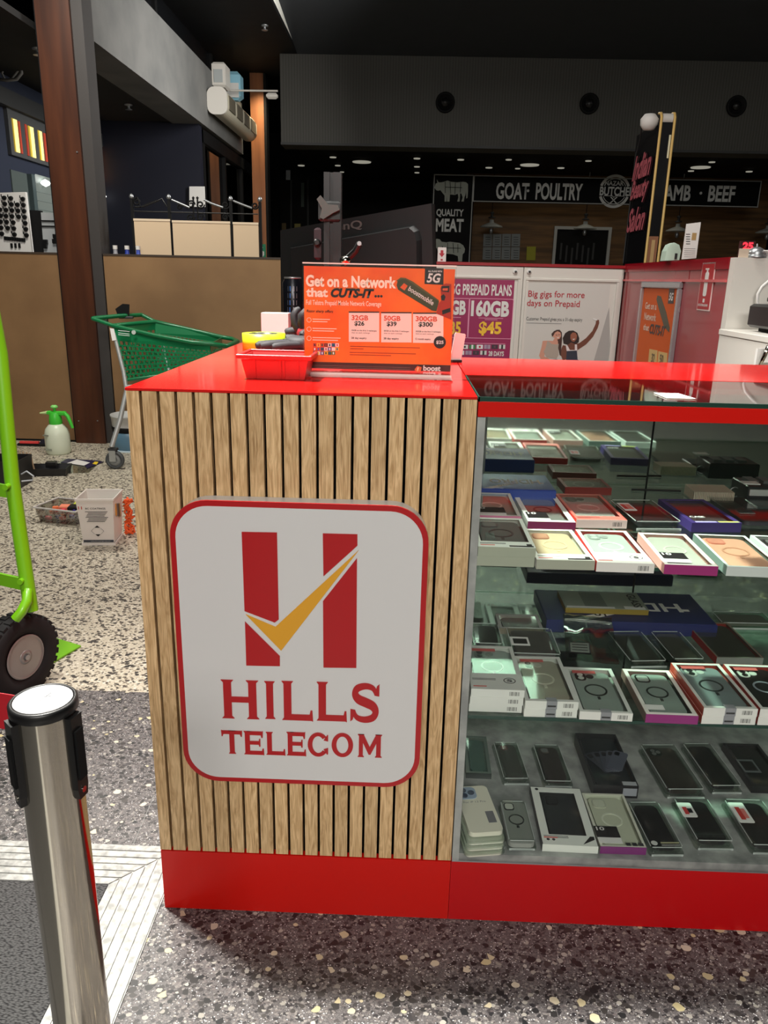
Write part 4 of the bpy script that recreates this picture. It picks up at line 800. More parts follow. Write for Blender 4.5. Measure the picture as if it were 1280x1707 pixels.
g = MB(); g.quad(onA(.06, .10), onA(.48, .10), onA(.48, .32), onA(.06, .32), ink); g.build('label_border', t); g = MB(); g.quad(onA(.09, .12, .005), onA(.45, .12, .005), onA(.45, .30, .005), onA(.09, .30, .005), mat('label_grey', (120, 126, 118), .5)); g.build('label_face', t)
for r in range(3): g = MB(); g.quad(onA(.12, .15+r*.05, .0055), onA(.42, .15+r*.05, .0055), onA(.42, .165+r*.05, .0055), onA(.12, .165+r*.05, .0055), ink); g.build('fine_print', t)
g = MB(); g.tube([onA(.02+.96*k/8, .84, .003) for k in range(9)], .0012, clearp, n=5); g.tube([onA(.02+.96*k/8, .80, .003) for k in range(9)], .0012, clearp, n=5); g.build('zip_seal', t)
c0 = atZ(925, 1030, S2+.030); c1_ = atZ(1203, 1033, S2+.030)
t = bluebox('shade-darkened blue box with upside-down HDPRO lettering at the back of the lower shelf', c0.x-.02, c1_.x-.02, c0.y-.012, MY-.055, S2+.0005, .030, blue=shade_blue)
p = atZ(943, 1012, S2+.045); q = atZ(1079, 1013, S2+.045)
t = thing('glass_protector_box', 'grey and ochre GLASS protector box lying on the shade-darkened blue box', 'box', (p.x, p.y, S2+.0315), 0); w = q.x-p.x; l = .095
MB().box(0, w, 0, l, 0, .012, mat('ochre_card', (150, 128, 50), .45)).build('carton', t); MB().box(0, w, 0, l, .0121, .0128, mat('grey_card', (140, 146, 132), .4)).build('top_face', t)
MB().box(w*.25, w*.52, .01, l*.93, .0128, .0131, mat('grey_card_dark', (104, 108, 100), .4)).build('print_panel', t)
text(t, 'GLASS', w*.84, w*.95, l*.12, l*.9, ink, y=-.0004, M=MTOP(.0129), bold=.02, rot=-90)
g = MB(); g.box(w*.02, w*.6, .002, .010, .0128, .0132, whitep); g.box(w*.72, w*.97, .002, .016, .0128, .0132, whitep); g.build('print_panel', t)
pack('dark olive clamshell case, left of the olive brown one at the lower shelf back', (1050, 1104), (1117, 1103), (1028, 1050), S2+.014, .0135, clam=True, case=(40, 44, 34), cam=None)
pack('olive brown clamshell case left of the red edged box at the lower shelf back', (1122, 1100), (1180, 1100), (1103, 1050), S2+.014, .0135, clam=True, case=(62, 60, 50), cam=None)
pack('dark case box with a bright red left edge at the back of the lower shelf', (1195, 1096), (1274, 1097), (1147, 1036.5), S2+.0165, .0155, edge=(96, 100, 84), side=(150, 26, 22), front=(120, 122, 116), inner=(34, 36, 28), case=(36, 36, 28), cam=None, fw=.004)
pack('clear box of grey cases at the back right of the lower shelf', (1205, 1030), (1300, 1032), (1175, 1008), S2+.028, .014, clam=True, case=(92, 96, 84), cam=None, dz=-.0135)
# --- bottom deck, front row
t = thing('phone_case_pack', 'cream phone case with three blue-grey lenses in a clear bag on the bottom deck', 'phone case', (0, 0, 0)); p, rz, w, l = place((783, 1389), (840, 1385), (777, 1311), S3+.035); t.location = (p.x, p.y, S3+.0255); t.rotation_euler = (0, 0, rz)
creamc = cm((222, 218, 200), .3)
g = MB(); g.flat(rrect(0, w, 0, l, .010), 0, .0095, creamc); g.build('phone_case', t)
g = MB(); camera_bump(g, 'dots', .003, l-.004, w*.55, .0096, cm((150, 166, 186)), cm((50, 60, 84), .2)); g.build('camera_bump', t)
MB().box(w*.66, w*.90, l*.18, l*.42, .0096, .0100, cm((110, 110, 114))).build('label_panel', t); text(t, 'For iP 13 Pro', w*.12, w*.8, l*.62, l*.66, cm((120, 120, 116)), y=-.0002, M=MTOP(.0097))
for k in range(3):
    t = thing('phone_case_pack', ['clear bagged case directly under the cream phone case on the bottom deck', 'clear bagged case in the middle of the pile at the left of the bottom deck', 'clear bagged case lowest in the pile at the left of the bottom deck'][k], 'phone case', (p.x-.004-.002*k, p.y-.012-.006*k, S3+.0172-.0083*k), rz)
    MB().flat(rrect(0, w*1.1, 0, l*.95, .010), 0, .006, cm((206, 206, 190), .15)).build('phone_case', t); MB().flat(rrect(-.003, w*1.14, -.004, l, .006), .0062, .0078, clearp).build('bag_film', t)
pack('clear bagged case with black camera frame and thin black ring on the bottom deck', (846, 1404), (897, 1405), (834, 1331), S3+.020, .018, clam=True, case=(150, 152, 146), ring=(20, 20, 22), cam='square', camc=(20, 20, 22), camd=(214, 212, 204), ringy=.56, fw=-.001)
t = pack('white retail box with a large black windowed phone case on the bottom deck', (904.5, 1407), (999, 1411.5), (883, 1310), S3+.0165, .0160, edge=(226, 228, 220), side=(40, 40, 44), front=(226, 228, 220), inner=(20, 22, 24), case=(34, 38, 42), cam='square', camc=(12, 12, 14), camd=(30, 32, 36), fw=.016, white_band=.07, extra=lambda t, w, l, h, zz: (MB().flat([(w*.74, .004), (w*.97, .018), (w*.97, .026), (w*.90, .026)], h, h+.0003, ink).build('corner_flash', t), MB().flat(circ(w*.12, .014, .003), h, h+.0003, ink).build('print_dot', t), MB().flat(circ(w*.22, .014, .003), h, h+.0003, ink).build('print_dot', t), MB().flat(circ(w*.12, l-.008, .0035), h, h+.0003, ink).build('print_dot', t)))
pack('cream clear case box with ring, black 10 label and magenta front on the bottom deck', (1001, 1411), (1079, 1413.5), (976, 1321), S3+.0165, .0160, edge=(206, 206, 190), front=(120, 40, 110), inner=(196, 194, 176), case=(206, 204, 186), ring=(226, 224, 210), cam='square', camc=(190, 188, 172), camd=(214, 212, 196), label_strip=(.0, .52, .16, .36, '10'), fw=.005, extra=lambda t, w, l, h, zz: [MB().box(w*(.58+.14*k), w*(.68+.14*k), .004, .012, h, h+.0003, dgrey).build('print_icon', t) for k in range(3)])
def tagw(t, w, l, h, zz, c1=(200, 60, 60), c2=(24, 24, 28), pos=(.02, .40, .52, .84)):
    MB().flat(rrect(w*pos[0], w*pos[1], l*pos[2], l*pos[3], .003), h+.0001, h+.0008, whitep).build('hang_tag', t); MB().box(w*(pos[0]+.09), w*(pos[0]+.2), l*(pos[2]+.06), l*(pos[3]-.10), h+.0008, h+.001, cm(c1)).build('tag_print', t); MB().box(w*(pos[0]+.2), w*(pos[1]-.06), l*(pos[2]+.09), l*(pos[3]-.13), h+.0008, h+.001, cm(c2)).build('tag_print', t)
pack('black case in clear clamshell with tiny white print on the bottom deck', (1084, 1416), (1145, 1416), (1055, 1333), S3+.0165, .0160, clam=True, case=(22, 23, 25), cam=None, extra=lambda t, w, l, h, zz: (MB().box(w*.38, w*.9, .016, .019, h, h+.0003, cm((170, 168, 130))).build('fine_print', t), MB().box(w*.38, w*.9, .010, .0125, h, h+.0003, cm((150, 150, 146))).build('fine_print', t), MB().flat(circ(w*.2, .017, .006), h, h+.0003, cm((200, 200, 196))).build('print_badge', t)))
pack('black case in clear clamshell with a white red-phone tag on the bottom deck', (1162, 1404), (1229, 1405), (1122, 1326), S3+.0185, .0180, clam=True, case=(16, 16, 20), cam=None, extra=tagw)
pack('black case in clear clamshell with a red swatch tag, bottom deck right', (1254, 1411), (1330, 1413), (1203, 1328), S3+.0185, .0180, clam=True, case=(20, 20, 22), cam=None, extra=lambda t, w, l, h, zz: tagw(t, w, l, h, zz, (190, 50, 44), (214, 120, 112), (.06, .42, .46, .88)))
# --- bottom deck, back row
pack('teal green boxed accessory at the left back of the bottom deck', (777, 1288), (820, 1290), (784, 1226), S3+.014, .0135, edge=(84, 100, 92), front=(40, 50, 46), inner=(30, 66, 60), case=(36, 76, 70), cam=None)
pack('grey clear case with a brown camera square at the back left of the bottom deck', (838, 1300), (886, 1300), (818, 1234), S3+.014, .0135, clam=True, case=(72, 72, 68), camc=(84, 48, 44), camd=(110, 72, 66))
pack('brown tinted clear case at the back centre left of the bottom deck', (906, 1304), (958, 1305), (893, 1238), S3+.014, .0135, clam=True, case=(56, 48, 46), cam='square', camc=(90, 80, 76))
def fan(t, w, l, h, zz):
    for k, a in enumerate((28, 10, -4, -16, -26)):
        M = Matrix.Translation((w*(.34+.10*k), l*.42, h+.0002+.0012*k)) @ Matrix.Rotation(R(a), 4, 'Z'); g = MB(); g.flat(rrect(-.016, .016, -.036, .036, .006), 0, .001, cm((50+8*k, 54+8*k, 62+9*k), .3), M=M); g.flat(rrect(-.012, -.001, .018, .031, .003), .001, .0014, cm((24, 24, 28)), M=M); g.build('printed_phone', t)
    for k in range(2): MB().box(w*.66, w*.97, -.0006+.0, .0, h*.2, h*.8, cm((150, 152, 160))).build('barcode_label', t) if k == 0 else MB().box(w*.66, w*.97, .002, .014, h, h+.0004, cm((170, 172, 176))).build('barcode_label', t)
pack('thick black box printed with a fan of phones on the bottom deck', (990, 1308), (1066, 1311), (958.5, 1221), S3+.030, .0295, edge=(30, 32, 36), front=(22, 22, 26), inner=(26, 28, 32), case=(36, 40, 46), cam=None, fw=.004, extra=fan)
pack('grey case in a large clear clamshell at the back right of the bottom deck', (1111, 1318), (1180, 1318), (1070, 1238), S3+.020, .0195, clam=True, case=(60, 54, 50), cam='dots', camc=(44, 46, 44))
pack('black phone case in a clear clamshell at the back right of the bottom deck', (1186, 1312), (1242, 1312), (1140, 1236), S3+.018, .0175, clam=True, case=(18, 18, 20), cam=None)
pack('black boxed case with a silver bordered label at the bottom deck back right', (1254, 1310), (1320, 1312), (1204, 1238), S3+.018, .0175, edge=(34, 34, 36), front=(24, 24, 26), inner=(20, 20, 22), case=(26, 26, 28), cam=None, extra=lambda t, w, l, h, zz: (MB().box(w*.05, w*.5, l*.3, l*.6, h, h+.0003, cm((90, 96, 96))).build('label_panel', t), MB().box(w*.10, w*.45, l*.34, l*.56, h+.0003, h+.0005, black).build('label_panel', t)))
# ================================================================== REAR CABINETS AND SIDE PARTITION
RY = 2.83; fr2 = Fr((0, RY, 0)); CZ = 1.252
cab = thing('storage_cabinet', 'white cupboard run with raised door mouldings and a dark red top edge', 'cabinet', (0, RY, 0))
cv = lambda X, Y: (740+X/4.267, 430+Y/4.267)
MB().box(.0, 1.505, .0, .40, .002, CZ-.012, white).build('carcass', cab)
MB().box(.0, 1.505, -.022, .40, CZ-.010, CZ+.004, mat('dark_red_edge', (150, 12, 24), .3)).build('top_edge', cab)
seam = fr2.px(868.5, 500)[0]; dR = fr2.px(1031, 500)[0]
for k, (x0, x1) in enumerate(((.03, seam-.515), (seam-.510, seam-.002), (seam+.002, dR))):
    d = MB(); d.box(x0, x1, -.018, -.001, .12, CZ-.014, white); d = d.build('door', cab)
    if k == 0: continue
    L = x0+.022 if k == 1 else fr2.px(873.5, 500)[0]; Rr = fr2.px(864, 500)[0] if k == 1 else fr2.px(1025, 520)[0]; T = fr2.px(864, 461)[1] if k == 1 else fr2.px(950, 464.5)[1]
    g = MB()
    for (w0, y) in ((0, -.026), ):
        g.box(L, Rr, y, -.0185, T-.014, T, white, bev=.003); g.box(L, L+.012, y, -.0185, .16, T-.014, white, bev=.003); g.box(Rr-.012, Rr, y, -.0185, .16, T-.014, white, bev=.003); g.box(L, Rr, y, -.0185, .146, .16, white, bev=.003)
    g.build('moulding', d)
    u, z = fr2.px(858, 453) if k == 1 else fr2.px(881, 453)
    MB().lathe([(.012, 0), (.012, .004), (.009, .006)], whitep, n=16, M=Matrix.Translation((u, -.019, z)) @ Matrix.Rotation(R(90), 4, 'X')).build('lock', d)
    MB().box(u-.004, u+.006, -.036, -.025, z-.004, z+.004, black).build('key', d)
plum = mat('plum_print', (150, 28, 84), .4); yelp = mat('yellow_print', (240, 190, 50), .45); pinkl = mat('pink_line', (226, 150, 180), .5)
t = thing('poster', 'plum 5G PREPAID PLANS poster on the white cupboard door', 'poster', (0, RY-.019, 0)); f = Fr((0, RY-.019, 0))
a = f.px(*cv(503, 158)); z0 = .58; xL = a[0]-.405
MB().box(xL, a[0], -.0015, 0, z0, a[1], plum).build('sheet', t)
def tp(X0, Y0, X1, Y1, s, m, **k): p0 = cv(X0, Y0); p1 = cv(X1, Y1); return text_px(f, t, s, p0[0], p0[1], p1[0], p1[1], m, y=-.003, **k)
tp(55, 192, 485, 262, '5G PREPAID PLANS', whitep, bold=.025); tp(190, 305, 468, 415, '160GB', whitep, bold=.045); tp(48, 303, 158, 405, 'GB', whitep, bold=.045)
tp(245, 455, 412, 552, '$45', yelp, bold=.04); tp(40, 452, 122, 545, '35', yelp, bold=.04); tp(315, 665, 427, 697, '28 DAYS', whitep, bold=.03)
def tile(X0, Y0, X1, Y1, X2=None):
    p = f.px(*cv(X0, Y0)); q = f.px(*cv(X1, Y1)); o = rrect(p[0], q[0], q[1], p[1], .008, 3); i = rrect(p[0]+.003, q[0]-.003, q[1]+.003, p[1]-.003, .006, 3)
    MB().prism(o+[o[0], i[0]]+i[::-1], -.0025, -.0015, pinkl).build('tile_border', t)
tile(178, 285, 478, 578); tile(-120, 280, 172, 570)
for (X0, X1, Y) in ((245, 420, 426), (-10, 120, 420), (290, 380, 438), (90, 436, 603)):
    p = f.px(*cv(X0, Y)); q = f.px(*cv(X1, Y)); MB().box(p[0], q[0], -.0026, -.0016, p[1]-.0016, p[1]+.001, pinkl).build('fine_print', t)
fc = [((230, 226, 226), (60, 60, 70)), ((60, 130, 80), (230, 230, 230)), ((230, 230, 232), (190, 50, 60)), ((170, 150, 170), (150, 120, 150)), ((60, 50, 60), (110, 60, 80)), ((210, 210, 206), (40, 40, 40))]
for r in range(2):
    for k in range(6 if r == 0 else 4):
        c1, c2 = fc[(k+2*r) % 6]; X = (125 if r == 0 else 98)+k*53; Y = 618+r*42; p = f.px(*cv(X, Y+28)); q = f.px(*cv(X+46, Y)); w = q[0]-p[0]; h = q[1]-p[1]
        g = MB(); g.box(p[0], q[0], -.0025, -.0015, p[1], q[1], cm(c1)); g.box(p[0]+w*.35, p[0]+w*.65, -.003, -.0025, p[1]+h*.25*(k % 2 == 0), q[1]-h*.25*(k % 2 == 0), cm(c2)); g.build('flag', t)
MB().prism(f.poly([cv(*p) for p in ((305, 752), (308, 735), (318, 722), (340, 714), (362, 716), (380, 730), (388, 752))], -.002), -.0025, -.0015, ink).build('printed_hair', t)
MB().prism(f.poly([cv(*p) for p in ((318, 752), (325, 738), (345, 734), (362, 740), (368, 752))], -.002), -.003, -.0025, cm((190, 130, 110))).build('printed_face', t)
t = thing('poster', 'pale grey poster of two women taking a selfie, Big gigs for more days on Prepaid', 'poster', (0, RY-.019, 0))
p = f.px(*cv(590, 175)); q = f.px(*cv(1190, 175))
MB().box(p[0], q[0]-.004, -.0015, 0, .58, p[1], mat('poster_grey', (206, 204, 198), .35)).build('sheet', t)
redt = mat('poster_red', (176, 32, 50), .5)
tp(597, 240, 1003, 290, 'Big gigs for more', redt, bold=.008); tp(588, 305, 968, 355, 'days on Prepaid', redt, bold=.008); tp(585, 428, 985, 450, 'Customer Prepaid gives you a 31-day expiry', dgrey)
skinA = cm((206, 150, 128)); skinB = cm((112, 66, 50)); hairA = cm((66, 40, 34)); hairB = cm((38, 26, 24)); top_ = cm((172, 160, 148)); den = cm((58, 70, 100)); den2 = cm((44, 50, 66))
def fig(name, pts, m, y0=-.0025, y1=-.0015): g = MB(); g.prism(f.poly([cv(*q) for q in pts], -.002), y0, y1, m); g.build(name, t)
MB().box(*[f.px(*cv(585, 462))[0], f.px(*cv(835, 462))[0]], -.0022, -.0014, f.px(*cv(585, 464))[1], f.px(*cv(585, 460))[1], grey).build('fine_print', t)
fig('printed_shadow', [(1175, 350), (1185, 755), (1058, 757)], cm((168, 166, 162)), -.0018, -.0012)
fig('printed_hair', [(775, 530), (798, 512), (822, 510), (838, 530), (840, 575), (834, 640), (836, 700), (822, 690), (812, 640), (806, 590), (790, 560)], hairA, -.0024)
fig('printed_figure', [(792, 560), (775, 590), (735, 588), (702, 590), (692, 640), (676, 695), (690, 722), (745, 735), (752, 718), (712, 700), (722, 660), (790, 660), (812, 620), (810, 590)], skinA, -.0026)
fig('printed_face', [(770, 556), (783, 530), (805, 520), (828, 530), (832, 555), (822, 575), (800, 582), (788, 570)], skinA, -.0030)
fig('printed_hairline', [(768, 560), (764, 540), (782, 520), (808, 510), (826, 516), (804, 522), (788, 532), (778, 552)], hairA, -.0033)
fig('printed_top', [(735, 590), (722, 640), (708, 668), (730, 708), (800, 716), (815, 690), (812, 640), (816, 610), (800, 616), (765, 612), (745, 592)], top_, -.0032)
fig('printed_jeans', [(678, 758), (690, 730), (740, 724), (800, 720), (822, 730), (828, 758)], den, -.0034)
fig('printed_hair', [(850, 610), (844, 570), (862, 535), (888, 518), (920, 516), (948, 532), (962, 570), (958, 600), (940, 612), (920, 620), (880, 618)], hairB, -.0024)
fig('printed_figure', [(845, 620), (870, 625), (905, 600), (930, 612), (962, 606), (1010, 570), (1055, 520), (1078, 470), (1082, 442), (1102, 440), (1104, 462), (1092, 500), (1060, 560), (1010, 615), (950, 655), (945, 700), (870, 720), (845, 732), (832, 690), (836, 640)], skinB, -.0028)
fig('printed_face', [(898, 572), (900, 545), (915, 530), (935, 532), (946, 552), (942, 578), (925, 596), (908, 592)], cm((150, 92, 70)), -.0031)
fig('printed_top', [(872, 660), (866, 625), (878, 622), (895, 655), (930, 655), (930, 615), (945, 615), (950, 700), (948, 724), (870, 722)], cm((224, 214, 214)), -.0033)
fig('printed_bib', [(872, 662), (945, 658), (950, 724), (868, 726)], den2, -.0035)
fig('printed_jeans', [(832, 758), (842, 732), (880, 722), (950, 722), (972, 736), (978, 758)], den, -.0036)
fig('printed_phone', [(1056, 428), (1085, 436), (1090, 446), (1062, 438)], cm((230, 230, 228)), -.003)
for (X, Y) in ((800, 548), (818, 546)): fig('printed_eye', [(X-5, Y-2), (X+5, Y-2), (X+5, Y+2), (X-5, Y+2)], ink, -.0036)
fig('printed_smile', [(800, 566), (820, 562), (812, 572)], whitep, -.0036); fig('printed_smile', [(912, 576), (932, 574), (922, 584)], whitep, -.0036)
# red side partition (faces left)
PX = 1.51; fx = Fr((PX, RY, 0), R(-90)); PL = RY-1.55
rp = thing('red_partition', 'glossy red panelled partition running towards the viewer on the right', 'partition', (PX, RY, 0), R(-90))
redpan = mat('crimson_panel', (150, 26, 38), .22, coat=.4); redlt = mat('crimson_moulding', (206, 90, 92), .25)
redpan2 = mat('crimson_cap', (140, 8, 26), .2)
MB().box(-.0, PL, .0, .03, .002, 1.225, redpan).build('board', rp); MB().box(-.0, PL, -.004, .03, 1.2255, 1.264, redpan2).build('capping', rp)
zz = fx.px(1100, 467)[1]; u1 = fx.px(1151, 442)[0]
MB().box(0, PL, -.008, -.0002, zz-.006, zz+.003, redlt).build('moulding', rp)
MB().box(u1-.0015, u1+.0015, -.0012, .0, zz, 1.225, redpan2).build('panel_joint', rp)
MB().box(.015, u1-.01, -.006, -.0002, .3, .306, redlt).build('moulding', rp)
# snap frame poster
t = thing('framed_poster', 'orange prepaid poster in a silver snap frame on the red partition', 'poster', (PX-.001, RY, 0), R(-90)); fp = Fr((PX-.001, RY, 0), R(-90))
TLp = fp.px(1070, 469, -.012); TRp = fp.px(1134, 471, -.012); x0, x1, z1 = TLp[0], TRp[0], TLp[1]; z0 = z1-.60
g = MB(); w = .026
for (a, b, c, d) in ((x0, x1, z1-w, z1), (x0, x1, z0, z0+w), (x0, x0+w*.8, z0+w, z1-w), (x1-w*.9, x1, z0+w, z1-w)): g.box(a, b, -.014, 0, c, d, mat('silver_frame', (186, 188, 192), .25, .7), bev=.004)
g.build('frame', t)
MB().box(x0+w*.8, x1-w*.9, -.004, 0, z0+w, z1-w, mat('muted_orange', (206, 92, 38), .55, spec=.2)).build('sheet', t)
def tq(X0, Y0, X1, Y1, s, m, **k):
    a = fp.px(1060+X0/5.818, 360+Y1/5.818, -.005); b = fp.px(1060+X1/5.818, 360+Y0/5.818, -.005); return text(t, s, a[0], b[0], a[1], b[1], m, y=-.0056, **k)
softw = mat('soft_white_print', (226, 196, 176), .5)
def pq(name, pts, m, y=-.005): g = MB(); g.prism([fp.px(1060+X/5.818, 360+Y/5.818, -.005) for X, Y in pts], y, y+.001, m); g.build(name, t)
pq('print_panel', [(322, 700), (372, 700), (362, 850), (308, 850)], mat('muted_black', (56, 46, 42), .4)); tq(318, 745, 368, 820, '5G', whitep, bold=.03, shear=.2) 
tq(88, 845, 205, 900, 'Get on a', softw, bold=.02); tq(78, 950, 200, 1005, 'Network', softw, bold=.02); tq(70, 1055, 130, 1105, 'that', softw, bold=.02); tq(128, 1070, 290, 1140, 'CUTS-IT', mat('muted_black'), bold=.03, shear=.2)
pq('printed_saw', [(208, 770), (240, 780), (290, 930), (325, 1080), (320, 1130), (270, 1070), (215, 880), (198, 810)], mat('muted_green', (74, 70, 50), .4)); 
pq('price_tile', [(130, 1290), (208, 1305), (195, 1455), (115, 1450)], mat('muted_cream', (212, 176, 110), .4)); pq('price_tile', [(216, 1312), (302, 1330), (296, 1462), (205, 1458)], mat('muted_cream'))
tq(145, 1340, 185, 1420, '32', mat('muted_black'), bold=.02); tq(225, 1350, 270, 1430, '50', mat('muted_black'), bold=.02)
# fire extinguisher sign
t = thing('fire_sign', 'red fire extinguisher location sign with a white border on the red partition', 'sign', (PX-.001, RY, 0), R(-90))
p = fp.px(1171, 438, -.004); q = fp.px(1183, 519, -.004); x0, x1, z1, z0 = p[0], fp.px(1192.5, 438, -.004)[0], p[1], q[1]
MB().box(x0, x1, -.003, 0, z0, z1, cm((232, 200, 196))).build('border', t); MB().box(x0+.006, x1-.006, -.004, -.003, z0+.005, z1-.005, mat('sign_red', (170, 20, 30), .3)).build('sheet', t)
cx = (x0+x1)/2; H_ = z1-z0
g = MB(); g.prism(rrect(cx-(x1-x0)*.13, cx+(x1-x0)*.13, z0+H_*.30, z0+H_*.80, .008), -.005, -.004, whitep); g.box(cx-.006, cx+.006, -.005, -.004, z0+H_*.80, z0+H_*.86, whitep); g.box(cx-.02, cx+.012, -.005, -.004, z0+H_*.85, z0+H_*.88, whitep); g.build('extinguisher_symbol', t)
MB().box(cx-.008, cx+.008, -.005, -.004, z0+H_*.17, z0+H_*.25, whitep).build('flame_symbol', t); text(t, 'FIRE EXTINGUISHER', x0+.015, x1-.015, z0+H_*.09, z0+H_*.14, whitep, y=-.005, bold=.02)
# white end panel and lower counter on the right
t = thing('white_end_panel', 'tall plain white panel closing the red partition on the right', 'panel', (PX, 1.51, 0)); MB().box(0, .80, 0, .038, .002, 1.262, white).build('board', t)
lz = atY(1200, 548, 1.51).z; nearp = atZ(1259, 563, lz)
t = thing('side_counter', 'low white side counter with a door and a curved steel handle at the right edge', 'counter', (0, 0, 0))
lx = atY(1200, 548, 1.51).x; LYn = nearp.y
MB().box(lx-.0, 2.31, LYn+.012, 1.505, .002, lz-.02, white).build('carcass', t); MB().box(lx-.004, 2.31, LYn, 1.506, lz-.019, lz, white, bev=.002).build('worktop', t)
fl2 = Fr((0, LYn+.012, 0)); a = fl2.px(1262, 570); MB().box(a[0]+.0, 2.3, LYn, LYn+.0118, .1, lz-.03, whitep).build('door', t)
a = fl2.px(1275, 575, -.02); b = fl2.px(1270, 607, -.02); MB().tube([(x, y+LYn, z) for x, y, z in ((a[0]+.03, -.001, a[1]), (a[0], -.03, a[1]-.003), (a[0]-.008, -.035, (a[1]+b[1])/2), (b[0]-.01, -.02, b[1]), (b[0]+.03, -.001, b[1]))], .006, steel).build('handle', t)
# printer on the side counter
fy = Fr((0, 1.25, 0)); a = fy.px(1206, 540); 
t = thing('receipt_printer', 'black stepped printer on the low white side counter', 'printer', (lx+.05, 1.16, lz+.001))
MB().box(0, .34, 0, .26, .012, .085, black, bev=.008).build('body', t); MB().box(.06, .36, .03, .28, .086, .112, black, bev=.008).build('lid', t); MB().box(.01, .34, -.012, .0, .012, .05, dgrey, bev=.003).build('paper_tray', t); MB().box(.03, .3, .02, .24, 0, .012, blackm).build('foot', t)
t = thing('card_reader', 'small dark box stacked on the black printer', 'box', (lx+.22, 1.22, lz+.1145)); MB().box(0, .16, 0, .14, 0, .03, mat('blue_black', (40, 44, 60), .4), bev=.005).build('body', t); MB().box(.01, .15, .01, .13, .0302, .034, mat('pale_lid', (90, 92, 100), .4)).build('lid', t)
t = thing('white_cable', 'loop of white cable rising behind the printer', 'cable', (0, 0, 0)); P = [atY(x, y, 1.48) for x, y in ((1300, 455), (1283, 467), (1270, 478), (1263, 490), (1262, 503), (1268, 520))]; MB().tube(P, .005, whitep).build('cord', t)
t = thing('paper_sheet', 'white paper sheet under the printer on the side counter', 'paper', (lx+.02, 1.10, lz+.0002), R(8)); MB().flat([(0, 0), (.16, 0), (.16, .05), (0, .05)], 0, .0008, whitep).build('sheet', t)
# things standing on top of the partition
PT = 1.2645
t = thing('tape_dispenser', 'pale mint rounded dispenser standing on the red partition', 'dispenser', (PX+.012, 0, PT)); fpp = Fr((0, 2.17, 0))
poly = fpp.poly([(1104, 434), (1107, 418), (1113, 407), (1120, 404), (1128, 408), (1131, 418), (1128, 433)]); y0 = 2.17; mn = min(z for x, z in poly)
MB().prism([(x-PX-.012, z-mn) for x, z in poly], y0-.03, y0+.03, mat('mint_plastic', (206, 232, 214), .3, coat=.3)).build('body', t)
u, z = fpp.px(1122, 427); MB().box(u-PX-.016, u-PX-.006, y0-.032, y0-.030, z-mn-.01, z-mn+.012, dgrey).build('slot', t)
fq = Fr((0, 1.92, 0)); pl = fq.poly([(1136, 434), (1144, 375), (1168, 372), (1160, 432)]); mn = min(z for x, z in pl)
t = thing('menu_card', 'white printed menu card standing on the red partition', 'card', (PX, 1.92, PT)); MB().prism([(x-PX, z-mn) for x, z in pl], 0, .004, whitep).build('sheet', t)
g = MB(); 
for k in range(5): a = fq.px(1143, 392+k*4); b = fq.px(1150, 392+k*4); g.box(a[0]-PX, b[0]-PX, -.0005, 0, a[1]-mn-.0015, a[1]-mn+.001, dgrey)
for k in range(5): a = fq.px(1140, 416+k*3.4); b = fq.px(1159, 416+k*3.4); g.box(a[0]-PX, b[0]-PX, -.0005, 0, a[1]-mn-.0008, a[1]-mn+.0008, grey)
g.build('fine_print', t); a = fq.px(1152, 402); b = fq.px(1161, 390); MB().box(a[0]-PX, b[0]-PX, -.0006, 0, a[1]-mn, b[1]-mn, cm((170, 140, 90))).build('print_picture', t)
fe2 = Fr((0, 1.53, 0))
def onpan(name, label, cat, x, y=1.53): u = Fr((0, y, 0)).px(x, 428)[0]; return thing(name, label, cat, (u, y, 1.2625)), u
t, u = onpan('service_bell', 'round silver service bell on the white end panel', 'bell', 1259, 1.535)
MB().lathe([(.032, 0), (.034, .006), (.028, .010), (.030, .014), (.024, .026), (.010, .034), (.004, .035)], galv, n=24).build('dome', t); MB().lathe([(.003, .034), (.003, .042), (.0015, .044)], galv, n=10).build('button', t)
t, u = onpan('red_digit_clock', 'small red display reading 25 behind the service bell', 'display', 1252, 1.56); t.location.z = 1.2625; t.location.y = 1.60
MB().box(-.024, .024, 0, .016, -1.26, .056, mat('dark_red_box', (60, 10, 14), .4)).build('body', t); text(t, '25', -.018, .018, .028, .052, mat('red_led', (255, 50, 60), .4, emit=(255, 40, 60), es=1.6), y=-.001, bold=.05)
t, u = onpan('small_card', 'small pale card beside the service bell', 'card', 1242, 1.52); MB().box(-.022, .01, 0, .003, 0, .028, cm((206, 190, 170))).build('sheet', t)
t, u = onpan('white_dish', 'white dish cut by the right edge on the white end panel', 'dish', 1283, 1.53); MB().lathe([(.015, 0), (.02, .014), (.034, .020), (.036, .024), (.030, .024), (.016, .018), (0, .017)], whitep, n=20).build('bowl', t)
t = thing('warning_card', 'small white card with a red arrow on the top edge of the white cupboards', 'card', (0, RY+.02, CZ+.0045)); fw_ = Fr((0, RY+.02, 0)); a = fw_.px(729, 436); b = fw_.px(744, 414)
MB().box(a[0], b[0], 0, .003, 0, b[1]-a[1]+.004, whitep).build('sheet', t)
cx = (a[0]+b[0])/2; w = b[0]-a[0]; h = b[1]-a[1]; MB().prism([(cx-w*.16, h*.85), (cx+w*.16, h*.85), (cx+w*.16, h*.62), (cx+w*.34, h*.62), (cx, h*.34), (cx-w*.34, h*.62), (cx-w*.16, h*.62)], -.001, 0, redt).build('arrow', t); MB().box(cx-w*.12, cx+w*.12, -.001, 0, h*.08, h*.2, redt).build('print_bar', t)
